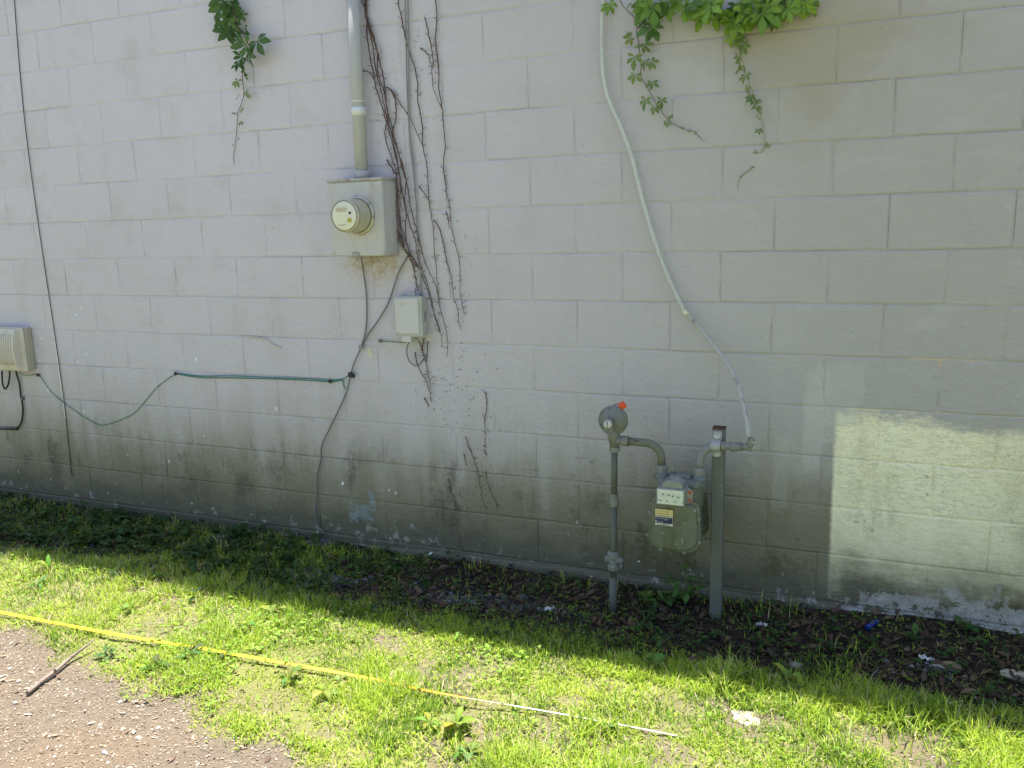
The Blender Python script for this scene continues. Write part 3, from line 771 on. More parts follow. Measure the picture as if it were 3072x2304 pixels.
mt = thing('gas_meter', 'grey green gas meter with index dials and two name plates, hanging between pipes', 'gas meter', (gas_x[0], -.25, W(*ZM((560, 1570)), .33)[2]))
# front diaphragm cover
dC = .335
ctl, ctr = W(*ZM((140, 690)), dC), W(*ZM((985, 770)), dC)
cl_, cr_ = W(*ZM((103, 1180)), dC), W(*ZM((1020, 1250)), dC)
cbm = W(*ZM((560, 1545)), dC)
cx0, cx1, cz0, cz1 = (ctl[0] * .5 + cl_[0] * .5), (cr_[0] + ctr[0]) / 2, cbm[2], (ctl[2] + ctr[2]) / 2 + .012
cxm = (cx0 + cx1) / 2; hw = (cx1 - cx0) / 2
def cover_poly(e=0.0):
    o_ = []
    def arc(cx, cz, r, a0, a1, n=7):
        for i in range(n + 1):
            w = rad(a0 + (a1 - a0) * i / n); o_.append((cx + r * math.cos(w), cz + r * math.sin(w)))
    rt, rb2 = .032, .060
    arc(cx1 - rt - .006 + e, cz1 - rt + e, rt, 0, 90); arc(cx0 + rt + .006 - e, cz1 - rt + e, rt, 90, 180)
    arc(cx0 + rb2 - e, cz0 + rb2 - e, rb2, 180, 262); arc(cx1 - rb2 + e, cz0 + rb2 - e, rb2, 278, 360)
    return o_
fc = MB().prism(cover_poly(0), -dC + .012, -dC + .030, .004).prism(cover_poly(-.010), -dC, -dC + .014, .008).build('front_cover', M['meter_body'], mt)
MB().prism(cover_poly(.0), -.165, -.150, .002).prism(cover_poly(-.008), -.158, -.140).build('back_cover', M['meter_body'], mt)
MB().prism(cover_poly(-.014), -dC + .028, -.160, 0).build('case', M['meter_body'], mt)
bt = W(*ZM((640, 330)), .25)[2]
ux0, ux1 = cx0 + .024, cx1 - .004
def stad(x0_, x1_, yc, ry_, n=8):
    o_ = []
    for i in range(n + 1):
        w = rad(-90 + 180 * i / n); o_.append((x1_ - ry_ + ry_ * math.cos(w), yc + ry_ * math.sin(w)))
    for i in range(n + 1):
        w = rad(90 + 180 * i / n); o_.append((x0_ + ry_ + ry_ * math.cos(w), yc + ry_ * math.sin(w)))
    return o_
def vprism(mb, poly, zs):
    n = len(poly); cx_ = sum(p[0] for p in poly) / n; cy_ = sum(p[1] for p in poly) / n; V2 = []
    for z_, e in zs:
        for p in poly:
            dx, dy = p[0] - cx_, p[1] - cy_; L = math.hypot(dx, dy); V2.append((p[0] + dx / L * e, p[1] + dy / L * e, z_))
    F2 = [tuple(reversed(range(n))), tuple(range((len(zs) - 1) * n, len(zs) * n))]
    for i in range(len(zs) - 1):
        for k in range(n): F2.append((i * n + k, i * n + (k + 1) % n, (i + 1) * n + (k + 1) % n, (i + 1) * n + k))
    return mb.add(V2, F2)
st = stad(ux0, ux1, -.25, .052)
vprism(MB(), st, [(cz1 - .03, 0), (bt - .012, 0)]).build('upper_case', M['meter_body'], mt)
tp = vprism(MB(), st, [(bt - .014, .006), (bt - .010, .010), (bt + .002, .010), (bt + .010, .004), (bt + .014, -.008)]).build('top_plate', M['meter_top'], mt)
nl, nr = W(*ZH((868, 915)), dP - .01), W(*ZH((1357, 950)), dP - .01)
for q in (nl, nr):
    MB().lathe((q[0], -.25, bt + .006), (0, 0, 1), [(0, .034), (.010, .028), (q[2] - bt - .020, .024)], 20).build('turret', M['meter_top'], mt)
    MB().lathe((q[0], -.25, q[2] - .016), (0, 0, 1), [(0, .0225), (.003, .0245), (.022, .0245), (.027, .0235), (.032, .020)], 8, False).build('union_nut', M['gas_light'], mt)
    MB().lathe((q[0], -.25, q[2] - .020), (0, 0, 1), [(0, .0235), (.005, .0235)], 16).build('washer', M['dark'], mt)
hm = (nl[0] + nr[0]) / 2
MB().box((hm - .042, -.275, bt + .008), (hm + .045, -.225, bt + .026), .006).box((hm - .034, -.262, bt + .024), (hm - .018, -.245, bt + .040), .004).build('valve_cover', M['meter_top'], mt)
for sx in (-.034, .036): MB().lathe((hm + sx, -.274, bt + .016), (0, -1, 0), [(0, .005), (.004, .005)], 8).build('screw', M['screw'], mt)
# index box
dI = .385
itl, ibr = W(*ZM((290, 478)), dI), W(*ZM((722, 770)), dI); itr, ibl = W(*ZM((728, 520)), dI), W(*ZM((270, 722)), dI)
ix0, ix1, iz0, iz1 = (itl[0] + ibl[0]) / 2, (itr[0] + ibr[0]) / 2, (ibl[2] + ibr[2]) / 2, (itl[2] + itr[2]) / 2
ib = MB().box((ix0 - .003, -dI, iz0 - .003), (ix1 + .003, -.30, iz1 + .003), .003).build('index_box', M['index_clear'], mt)
MB().box((ix0 + .002, -dI - .0012, iz0 + .002), (ix1 - .002, -dI + .002, iz1 - .001), .0005).build('index_face', M['index_face'], ib)
fyI = -dI - .0014
def fx(u): return ix0 + u * (ix1 - ix0)
def fz(v): return iz1 - v * (iz1 - iz0)
def needle(mb, x_, z_, L, ang):
    w = rad(ang); dx, dz = math.cos(w) * L, math.sin(w) * L; px, pz = -math.sin(w) * L * .26, math.cos(w) * L * .26
    mb.add([(x_ - dx * .5 + px, fyI - .0012, z_ - dz * .5 + pz), (x_ - dx * .5 - px, fyI - .0012, z_ - dz * .5 - pz), (x_ + dx * .6, fyI - .0012, z_ + dz * .6)], [(0, 1, 2)])
for (u, v, r_, an) in ((.22, .34, .0085, 205), (.43, .36, .0085, 200), (.60, .36, .0085, 80), (.79, .40, .0085, 145), (.16, .74, .0065, 30), (.37, .76, .0065, 225)):
    mb = MB()
    for k in range(20):
        a0, a1 = 2 * math.pi * k / 20, 2 * math.pi * (k + .62) / 20
        mb.add([(fx(u) + r * math.cos(a), fyI - .0006, fz(v) + r * math.sin(a)) for r, a in ((r_, a0), (r_, a1), (r_ - .0012, a1), (r_ - .0012, a0))], [(0, 1, 2, 3)])
    dl = mb.build('dial', M['faint_grey'], ib)
    nd = MB(); needle(nd, fx(u), fz(v), r_ * 1.25, an); nd.build('pointer', M['ink'], ib)
for (u, v) in ((.05, .72), (.955, .74)): MB().lathe((fx(u), fyI, fz(v)), (0, -1, 0), [(0, .0026), (.0016, .0026)], 10).build('face_screw', M['screw'], ib)
pd = []
for i in range(13):
    t = i / 12; pd.append((.5 - .47 * math.cos(math.pi * t), math.sin(math.pi * t) ** .55))
x_l, x_r = fx(.14), fx(.96)
dm = MB().prism([(x_l + (x_r - x_l) * a, iz1 + .001 + .034 * h) for a, h in pd], -dI + .010, -.315, .006).build('index_dome', M['index_dome'], mt)
MB().prism([(ix1 + .003, iz0 - .002), (ix1 + .026, iz0 + .010), (ix1 + .028, iz1 - .010), (ix1 + .012, iz1 + .004), (ix1 + .003, iz1 + .004)], -.352, -.345, .001).build('side_tag', M['index_clear'], ib)
MB().box((ix1 + .012, -.3545, iz0 + .010), (ix1 + .022, -.3525, iz0 + .022)).build('red_mark', M['red'], ib)
MB().box((ix1 + .012, -.3545, iz1 - .020), (ix1 + .022, -.3525, iz1 - .006)).build('red_mark', M['red'], ib)
# name plates
def on_cover(p): return W(*ZM(p), dC + .001)
p0, p1_, p2 = on_cover((252, 790)), on_cover((548, 968)), on_cover((545, 1118))
yx0, yx1 = p0[0], p1_[0]; yz1 = p0[2] - .003; yz0 = p1_[2] + .004; wz0 = p2[2] + .004
MB().box((yx0 - .002, -dC - .0016, wz0 - .002), (yx1 + .002, -dC + .001, yz1 + .002), .001).build('plate_frame', M['rust'], fc)
MB().box((yx0, -dC - .0030, yz0 + .001), (yx1, -dC - .0010, yz1), .0006).build('yellow_plate', M['plate_yellow'], fc)
MB().box((yx0, -dC - .0030, wz0), (yx1, -dC - .0010, yz0 - .001), .0006).build('white_plate', M['plate_white'], fc)
MB().box((yx0 + .001, -dC - .0036, wz0 + .009), (yx1 - .001, -dC - .0026, yz0 - .003), .0003).build('blue_plate', M['plate_blue'], fc)
def text(s_, x_, z_, h, y_, m, parent, name='lettering'):
    cu = bpy.data.curves.new('t', 'FONT'); cu.body = s_; cu.size = h * 1.4
    ob = bpy.data.objects.new('t', cu); C.link(ob)
    me = bpy.data.meshes.new_from_object(ob.evaluated_get(bpy.context.evaluated_depsgraph_get())); C.unlink(ob); bpy.data.objects.remove(ob)
    mb = MB(); mb.add([(x_ + v.co.x, y_, z_ + v.co.y) for v in me.vertices], [tuple(p.vertices) for p in me.polygons])
    return mb.build(name, m, parent)
bpy.context.view_layer.update()
yp = -dC - .0039; hh_ = yz0 - wz0
text('Honeywell', yx0 + .006, yz0 - .0105, .0045, yp, M['plate_white'], fc)
text('AC-250', yx0 + .010, wz0 + .0125, .0048, yp, M['plate_white'], fc)
text('AMERICAN\nMETER', yx0 + .036, yz0 - .0105, .0030, yp, M['plate_white'], fc)
MB().lathe((yx0 + .0045, yp + .0005, wz0 + .0175), (0, -1, 0), [(0, .0028), (.0004, .0028)], 10).build('logo_dot', M['plate_white'], fc)
rr_ = random.Random(5)
for i in range(22):
    xx = yx0 + .010 + i * .0022
    if rr_.random() < .8: MB().box((xx, -dC - .0034, wz0 + .0022), (xx + rr_.uniform(.0008, .0018), -dC - .0029, wz0 + rr_.uniform(.005, .008))).build('bar_mark', M['ink'], fc)
for j, zz in enumerate((yz1 - .011, yz1 - .020, yz1 - .029)):
    for i in range(9):
        xx = yx0 + .010 + i * .0052
        MB().box((xx, -dC - .0034, zz), (xx + rr_.uniform(.0025, .0045), -dC - .0029, zz + .0038)).build('stamp_mark', M['faint_ink'], fc)
text('CUBIC\nFEET', fx(.60), fz(.72), .0052, fyI - .0008, M['green_ink'], ib)
for p in ((158, 878), (118, 1245), (342, 1483), (730, 1540), (980, 1370), (972, 990), (768, 752)):
    q = W(*ZM(p), dC - .008)
    s_ = MB().lathe((q[0], -dC + .013, q[2]), (0, -1, 0), [(0, .0065), (.005, .0065), (.0065, .005)], 10).build('cover_screw', M['screw'], mt)
    MB().lathe((q[0], -dC + .0068, q[2]), (0, -1, 0), [(0, .0025), (.0006, .0025)], 8).build('screw_socket', M['ink'], s_)

# inlet pipe, outlet pipe, post
pin = thing('gas_inlet_pipe', 'stained grey pipe bending down from regulator to the gas meter', 'gas pipe', (nl[0], -.25, nl[2] + .014))
P_ = [V3(oc[0] + .008, -dP, oc[2]), V3(oc[0] + .06, -dP, oc[2] - .001)]
bx_, bz_ = nl[0], oc[2]
rad_b = .062
for i in range(9):
    w = rad(90 - 90 * i / 8); P_.append(V3(bx_ - rad_b + rad_b * math.cos(w), -dP + .01 * i / 8, bz_ - rad_b - .001 + rad_b * math.sin(w)))
P_.append(V3(bx_, -.25, nl[2] + .012))
MB().tube(P_, .0163, 16).build('pipe', M['gas'], pin)
q = W(*ZH((548, 565)), dP + .0165); MB().box((q[0] - .010, -dP - .0170, q[2] - .002), (q[0] + .008, -dP - .0150, q[2] + .001)).build('scratch', M['rust'], pin)
q = W(*ZH((628, 585)), dP + .0165); MB().lathe((q[0], -dP - .013, q[2] + .004), (0, -1, 0), [(0, .006), (.004, .006), (.0042, .003)], 10).build('test_plug', M['screw'], pin)

pw0, pw1 = W(*ZG((905, 900)), .205), W(*ZG((990, 900)), .205)
pz1 = W(*ZG((960, 245)), .20)[2]
px0, px1 = pw0[0], pw1[0]
post = thing('meter_post', 'square grey steel post with rusty top right of the gas meter', 'post', ((px0 + px1) / 2, -.18, 0))
po = [(px0, -.205), (px1, -.205), (px1, -.160), (px0, -.160)]
MB().box((px0, -.205, -.08), (px1, -.160, pz1 - .004), .003).build('shaft', M['post'], post)
MB().box((px0 - .001, -.206, pz1 - .0045), (px1 + .002, -.158, pz1 - .001), .001).build('rusty_cap', M['rust'], post)
MB().box((px0 + .012, -.2062, pz1 - .22), (px0 + .030, -.2045, pz1 - .12), .0006).build('stamped_panel', M['post'], post)
# bracket clamping the outlet pipe
zo = W(*ZH((1560, 635)), .235)[2]
k0, k1 = W(*ZH((1508, 440)), .21), W(*ZH((1640, 770)), .21)
kz1, kz0 = k0[2], k1[2]
br = MB(); yb = -.2055; pr = .0178
prof2 = [(kz1, 0), (zo + pr + .005, 0)] + [(zo + (pr + .003) * math.cos(rad(a_)), -.010 - (pr + .014) * math.sin(rad(a_)) ** .8) for a_ in range(12, 169, 12)] + [(zo - pr - .005, 0), (kz0, 0)]
bx0_, bx1_ = px0 + .002, px0 + .038
V_ = []; F_ = []
for (zz, yy) in prof2: V_ += [(bx0_, yb + yy - .003, zz), (bx1_, yb + yy - .003, zz), (bx1_, yb + yy, zz), (bx0_, yb + yy, zz)]
for i in range(len(prof2) - 1):
    for j in range(4): F_.append((i * 4 + j, i * 4 + (j + 1) % 4, i * 4 + 4 + (j + 1) % 4, i * 4 + 4 + j))
F_ += [(0, 1, 2, 3), tuple(reversed([(len(prof2) - 1) * 4 + j for j in range(4)]))]
bko = br.add(V_, F_).build('bracket', simple('bracket_paint', (.37, .375, .37), .45, 0, .07, (.15, .13, .09), 30, .4), post)
for zz in (W(*ZH((1570, 505)), .21)[2], W(*ZH((1572, 735)), .21)[2]):
    MB().lathe(((bx0_ + bx1_) / 2, yb - .002, zz), (0, -1, 0), [(0, .0125), (.002, .0125), (.0022, .0095), (.009, .0095), (.0105, .0075)], 12, False).build('bolt', M['cap'], bko)

pou = thing('gas_outlet_pipe', 'pale grey pipe rising from the gas meter and clamped to the post', 'gas pipe', (nr[0], -.25, nr[2] + .014))
yo_ = -.2265
P_ = [V3(nr[0], -.25, nr[2] + .012), V3(nr[0], -.25, zo - .062)]
for i in range(1, 9):
    w = rad(180 - 90 * i / 8); P_.append(V3(nr[0] + .060 + .060 * math.cos(w), -.25 + (.25 + yo_) * i / 8, zo - .062 + .062 * math.sin(w)))
eo = W(*ZH((1900, 640)), .2265)
P_ += [V3(px1 - .01, yo_, zo), V3(eo[0], yo_, eo[2] + .001)]
MB().tube(P_, .0163, 16).build('pipe', M['gas_light'], pou)
cq = W(*ZH((1660, 610)), .2265); MB().lathe((cq[0] - .007, yo_, zo), (1, 0, 0), [(0, .019), (.002, .0205), (.012, .0205), (.014, .019)], 14).build('collar', M['gas_light'], pou)
MB().tube([V3(cq[0] + .03, yo_, zo - .0005), V3(eo[0] - .01, yo_, eo[2])], [.0195, .0175], 14).build('reducer', M['gas_light'], pou)
te = W(*ZH((1965, 635)), .2265)
MB().tube([V3(eo[0] - .004, yo_, eo[2]), V3(te[0] + .006, yo_, te[2] - .001)], .0135, 10).lathe((te[0] + .004, yo_, te[2] - .018), (.25, 0, 1), [(0, .012), (.030, .012), (.032, .0145), (.050, .0145), (.053, .010)], 6, False).build('elbow', M['gas_light'], pou)
MB().lathe((te[0] + .020, yo_ - .004, te[2] + .020), (.9, -.4, .2), [(0, .008), (.006, .008)], 8).build('elbow_cap', M['lip'], pou)

tub = thing('gas_tubing', 'flexible pale tubing curving from the top down to the gas outlet pipe', 'tubing', (te[0], yo_, te[2]))
tp_up = wp(VW, [(1305, -110), (1303, 0), (1300, 60), (1302, 150), (1315, 215), (1340, 270), (1365, 340), (1385, 420), (1408, 500), (1440, 590), (1478, 672)], .03)
tp_dn = wp(VW, [(1478, 672, .03), (1520, 718, .045), (1555, 763, .075), (1585, 808, .12), (1603, 862, .165), (1614, 915, .205), (1617, 945, .2265)])
MB().tube(smooth_path(tp_up), .0078, 12).build('upper_hose', M['tube_white'], tub)
MB().tube(smooth_path(tp_dn), .0083, 12).build('lower_hose', M['tube_grey'], tub)
q = tp_dn[0]; q2 = tp_dn[1]; t_ = (q2 - q) / np.linalg.norm(q2 - q)
MB().tube([q - t_ * .004, q + t_ * .018], .0098, 12).build('tape_band', M['plate_yellow'] if False else simple('cream_tape', (.74, .68, .50), .5), tub)

# ------------------------------------------------------------------ leaves: shared generator
ST = np.array([0, .18, .42, .70, 1.0]); 
def leaf_arrays(base, az, pitch, length, width, curl, fold, col, roll=None, shape=(.55, 1.0, .72)):
    """many leaves: base (N,3), heading az, rise pitch, curl droop along the length, fold of the halves"""
    N = len(base); az, pitch, length, width, curl, fold = [np.broadcast_to(np.asarray(v, float), (N,)) for v in (az, pitch, length, width, curl, fold)]
    roll = np.zeros(N) if roll is None else np.broadcast_to(np.asarray(roll, float), (N,))
    ca, sa = np.cos(az), np.sin(az)
    mids = [np.zeros((N, 3))]; dirs = []; ang = pitch.copy()
    seg = np.diff(ST)
    pos = np.zeros((N, 2))
    pts = [pos.copy()]; angs = [ang.copy()]
    for s_ in seg:
        pos = pos + np.stack([np.cos(ang), np.sin(ang)], 1) * (s_ * length)[:, None]
        ang = ang - curl * s_
        pts.append(pos.copy()); angs.append(ang.copy())
    V = np.zeros((N, 11, 3)); 
    side = np.stack([-sa, ca, np.zeros(N)], 1)
    def world(p2, a_, lat, up):
        # lateral offset with fold and roll
        f = np.stack([ca * p2[:, 0], sa * p2[:, 0], p2[:, 1]], 1)
        nrm = np.stack([-np.sin(a_) * ca, -np.sin(a_) * sa, np.cos(a_)], 1)
        s2 = side * np.cos(roll)[:, None] + nrm * np.sin(roll)[:, None]; n2 = nrm * np.cos(roll)[:, None] - side * np.sin(roll)[:, None]
        return base + f + s2 * lat[:, None] + n2 * up[:, None]
    z0 = np.zeros(N)
    V[:, 0] = world(pts[0], angs[0], z0, z0)
    for k, wf in enumerate(shape):
        hw_ = width * .5 * wf
        V[:, 1 + 3 * k] = world(pts[k + 1], angs[k + 1], hw_ * np.cos(fold), hw_ * np.sin(fold))
        V[:, 2 + 3 * k] = world(pts[k + 1], angs[k + 1], z0, z0)
        V[:, 3 + 3 * k] = world(pts[k + 1], angs[k + 1], -hw_ * np.cos(fold), hw_ * np.sin(fold))
    V[:, 10] = world(pts[4], angs[4], z0, z0)
    T = [(0, 2, 1), (0, 3, 2)]
    for k in (0, 1):
        a_ = 1 + 3 * k
        T += [(a_, a_ + 1, a_ + 4), (a_, a_ + 4, a_ + 3), (a_ + 1, a_ + 2, a_ + 5), (a_ + 1, a_ + 5, a_ + 4)]
    T += [(7, 8, 10), (8, 9, 10)]
    F = (np.array(T)[None] + (np.arange(N) * 11)[:, None, None]).reshape(-1, 3)
    colv = np.repeat(np.asarray(col, float).reshape(-1, 3) if np.ndim(col) > 1 else np.tile(col, (N, 1)), 11, axis=0)
    vein = np.ones((N, 11)); vein[:, [0, 2, 5, 8]] = 1.12
    return V.reshape(-1, 3), F, np.clip(colv * vein.reshape(-1, 1), 0, 1)
def join(parts):
    V, F, Cc = [], [], []; n = 0
    for v, f, c in parts: V.append(v); F.append(f + n); Cc.append(c); n += len(v)
    return np.concatenate(V), np.concatenate(F), np.concatenate(Cc)
def mesh_obj(name, arr, m, parent=None, loc=None):
    V, F, Cc = arr
    me = tri_mesh(name, V, F, Cc); me.materials.append(m)
    o = bpy.data.objects.new(name, me); C.link(o)
    if parent is not None: o.parent = parent
    if loc is not None: o.location = Vector([float(c) for c in loc])
    return o

# ------------------------------------------------------------------ creeper vines
def creeper_leaf(seed, ser=True):
    """palmate leaf of five leaflets, hanging along -z, facing -y, one unit long"""
    r = np.random.default_rng(seed); parts = []
    for a_, L in ((0, 1.0), (50, .88), (-50, .88), (104, .60), (-104, .60)):
        a2 = rad(a_ + r.uniform(-9, 9)); L2 = L * r.uniform(.85, 1.1)
        nst = 9; tt = np.linspace(0, 1, nst); wv = np.sin(np.pi * np.clip(tt * .97 + .01, 0, 1) ** 1.35) ** 1.15 * L2 * .20
        wv[0] = .012; wv[-1] = .004
        if ser: wv = wv * (1 + .10 * ((np.arange(nst) % 2) * 2 - 1) * (tt > .4))
        cu = r.uniform(.1, .5)
        V = []; 
        for t, w in zip(tt, wv):
            along = t * L2; yy = -.10 * np.sin(t * 2.2) + cu * t * t * .35 + r.uniform(-.006, .006)
            cx_, cz2 = math.sin(a2) * along, -math.cos(a2) * along
            sx, sz = math.cos(a2), math.sin(a2)
            V += [(cx_ - sx * w, yy - w * .35, cz2 - sz * w), (cx_, yy, cz2), (cx_ + sx * w, yy - w * .35, cz2 + sz * w)]
        F = []
        for i in range(nst - 1):
            for j in (0, 1):
                p = i * 3 + j; F += [(p, p + 1, p + 4), (p, p + 4, p + 3)]
        V = np.array(V); cc = np.ones((len(V), 3)) * r.uniform(.85, 1.12); cc[1::3] *= 1.18
        parts.append((V, np.array(F), cc))
    return join(parts)
leaf_green = [creeper_leaf(s) for s in range(5)]
def vine_leaf_mat(name, dark, light):
    n = NT(name); P = n.pos()[0]; c = n.mix(dark, light, n.rnd() * .75 + n.noise(P, 30, 3) * .3)
    a = n.node('ShaderNodeVectorMath', operation='MULTIPLY'); n.put(a.inputs[0], c); n.put(a.inputs[1], n.attr('tint')); c = S(n, a.outputs[0])
    n.put(n.b.inputs['Base Color'], c); n.b.inputs['Roughness'].default_value = .38; n.b.inputs['Specular IOR Level'].default_value = .45
    tr = n.node('ShaderNodeBsdfTranslucent'); n.put(tr.inputs[0], c); mx = n.node('ShaderNodeMixShader'); mx.inputs[0].default_value = .35
    n.t.links.new(n.b.outputs[0], mx.inputs[1]); n.t.links.new(tr.outputs[0], mx.inputs[2]); n.t.links.new(mx.outputs[0], n.out.inputs[0])
    n.put(n.b.inputs['Normal'], n.bump(n.noise(P, 140, 3), .25, .002)); return n.m
M['leaf_dark'] = vine_leaf_mat('creeper_leaf_dark', (.045, .105, .022), (.10, .19, .04))
M['leaf_bright'] = vine_leaf_mat('creeper_leaf_bright', (.11, .21, .02), (.26, .40, .05))
M['leaf_young'] = vine_leaf_mat('creeper_leaf_young', (.12, .19, .045), (.20, .27, .07))
M['stem_red'] = simple('creeper_stem', (.14, .085, .06), .7, 0, .25)
M['stem_green'] = simple('creeper_stem_green', (.26, .27, .12), .65, 0, .2)
leaf_meshes = {}
for key in ('leaf_dark', 'leaf_bright', 'leaf_young'):
    L_ = []
    for s in range(5):
        V, F, Cc = leaf_green[s]; me = tri_mesh('leaf', V, F, Cc); me.materials.append(M[key]); L_.append(me)
    leaf_meshes[key] = L_
def vine(name, label, fr, stems, leaves, key, stem_mat, r=.0024):
    root = W(*fr(stems[0][0][:2]), .03)
    t = thing(name, label, 'vine', root, 'creeper vines hanging from the wall top')
    for st_ in stems:
        P_ = smooth_path(wp(fr, st_), 4); n = len(P_)
        MB().tube(P_, [r * (1 - .55 * i / n) for i in range(n)], 6).build('stem', stem_mat, t)
    if key == 'leaf_bright':
        leaves = leaves + [(l[0] + random.uniform(-40, 40), l[1] - random.uniform(5, 45), l[2] * random.uniform(.7, 1.15), l[3] + random.uniform(-60, 60), random.choice(('leaf_dark', 'leaf_bright', 'leaf_bright')), .03) for l in leaves if l[2] > .055 and random.random() < .5]
    for lf in leaves:
        zx, zy, L, roll = lf[:4]; k = lf[4] if len(lf) > 4 else key
        d = lf[5] if len(lf) > 5 else .035 + random.uniform(0, .04) * min(1, L / .07)
        p = W(*fr((zx, zy)), d)
        o = bpy.data.objects.new('leaf', random.choice(leaf_meshes[k])); C.link(o); o.parent = t
        o.location = Vector([float(c) for c in (p - root)]); o.scale = (L, L, L)
        o.rotation_euler = (rad(random.uniform(-50, 30)), rad(-roll + random.uniform(-12, 12)), rad(random.uniform(-55, 55)))
    return t
vine('creeper_vine', 'dark green creeper vine dangling alone between left cable and conduit', ZL,
     [[(235, -120, .05), (245, 0, .05), (310, 250, .05), (350, 320, .05), (400, 410, .045), (430, 480, .04), (400, 560, .03), (365, 640, .02), (355, 760, .015), (370, 920, .012), (350, 1020, .01), (310, 1140, .01), (300, 1300, .008), (285, 1430, .008), (268, 1550, .006), (275, 1640, .006)],
      [(245, 20, .05), (160, 120, .06), (190, 260, .06), (280, 400, .06)]],
     [(195, 20, .105, 0), (140, 10, .085, -50), (150, 60, .085, -25), (255, 60, .085, 25), (230, -20, .09, 5), (215, 190, .085, -8), (150, 215, .06, 5), (240, 270, .08, 8), (195, 300, .075, -20), (290, 250, .06, -10), (330, 390, .05, -60), (340, 150, .045, 40), (395, 280, .055, 10), (325, 345, .045, -30),
      (430, 490, .092, 0, 'leaf_dark', .07), (505, 410, .09, 30, 'leaf_dark', .06), (400, 450, .075, -75, 'leaf_dark', .06), (350, 560, .05, -70), (335, 615, .045, -20), (325, 640, .05, 0), (385, 720, .045, 15), (375, 715, .03, -60), (315, 800, .048, -10, 'leaf_young'), (398, 905, .035, 10, 'leaf_young'), (425, 950, .02, 0, 'leaf_young'), (322, 955, .032, -5, 'leaf_young'), (350, 1085, .024, 30, 'leaf_young'), (275, 1125, .020, -8, 'leaf_young'), (332, 1222, .020, 30, 'leaf_young'), (315, 1378, .009, 40, 'leaf_young'), (265, 1440, .008, -40, 'leaf_young'), (285, 1510, .010, 40, 'leaf_young')],
     'leaf_dark', M['stem_red'])
vine('creeper_vine', 'pale young creeper vine trailing diagonally down just right of the white tubing', ZR,
     [[(195, -60, .03), (210, 0, .03), (240, 60, .03), (350, 180, .03), (355, 300, .025), (375, 380, .02), (385, 480, .02), (395, 580, .02), (395, 680, .015), (440, 760, .015), (500, 870, .012), (560, 970, .012), (650, 1080, .010), (760, 1140, .010), (820, 1165, .008), (870, 1170, .008), (945, 1255, .006)],
      [(360, 250, .03), (420, 240, .03), (480, 240, .04)]],
     [(110, 30, .05, 20, 'leaf_bright'), (85, 60, .045, -5, 'leaf_bright'), (300, 30, .026, 10), (375, 10, .045, -10, 'leaf_bright'), (430, 200, .035, -80, 'leaf_dark'), (500, 240, .075, -25, 'leaf_dark'), (545, 255, .075, 25, 'leaf_dark'), (300, 330, .035, -40), (290, 290, .02, 0), (430, 385, .045, 20), (380, 400, .025, 0),
      (340, 500, .052, -8), (440, 545, .042, 0), (480, 550, .040, 40), (345, 665, .042, -10), (495, 730, .038, 0), (440, 880, .045, -10), (580, 880, .034, 10), (550, 935, .030, 0), (515, 960, .026, -15), (655, 1030, .026, 10), (625, 1085, .026, 0), (755, 1128, .014, 0), (820, 1160, .010, 60), (875, 1175, .012, 30)],
     'leaf_young', M['stem_red'], .0021)
vine('creeper_vine', 'bright broad-leaved creeper spreading across the top edge of the wall', ZR,
     [[(400, -80, .04), (430, 20, .04), (560, 90, .04), (720, 40, .04), (800, 70, .04), (880, 120, .04), (1020, 110, .04), (1150, 130, .04), (1260, 100, .04), (1400, 90, .04), (1600, 60, .035), (1780, 30, .03), (1950, -20, .03)]],
     [(440, -20, .075, 10), (500, 70, .088, 0, 'leaf_bright', .07), (470, 90, .06, -35), (560, 80, .05, 60, 'leaf_dark'), (620, -10, .06, 20), (712, 40, .085, 0, 'leaf_bright', .08), (690, -10, .07, -70), (640, 90, .05, -40), (770, 60, .07, 35), (850, 30, .06, 20, 'leaf_dark'), (870, 90, .06, -20), (960, 110, .055, -5, 'leaf_bright', .08), (1020, 60, .085, 12, 'leaf_bright', .09), (1070, 90, .085, 25), (930, 120, .065, -20), (985, -20, .06, -5), (1010, 150, .04, 5),
      (1140, 130, .045, 0, 'leaf_dark'), (1240, 40, .055, 0, 'leaf_dark'), (1270, 20, .06, 20), (1330, 60, .05, -30), (1300, 100, .075, 10), (1230, 160, .07, -20), (1385, 30, .075, 170), (1420, 110, .085, 15, 'leaf_bright', .09), (1470, 120, .09, 40, 'leaf_bright', .09), (1380, 160, .06, -10), (1440, 170, .055, 0), (1520, 60, .07, 60), (1550, 170, .05, 10, 'leaf_dark'), (1590, 20, .07, -10), (1640, 90, .075, 20), (1700, 80, .06, 60), (1620, 130, .05, -20), (1640, -20, .07, 160), (1780, -10, .06, 10), (1840, 20, .065, 0), (1880, 30, .065, 40), (1830, 70, .04, -15)],
     'leaf_bright', M['stem_green'], .0030)
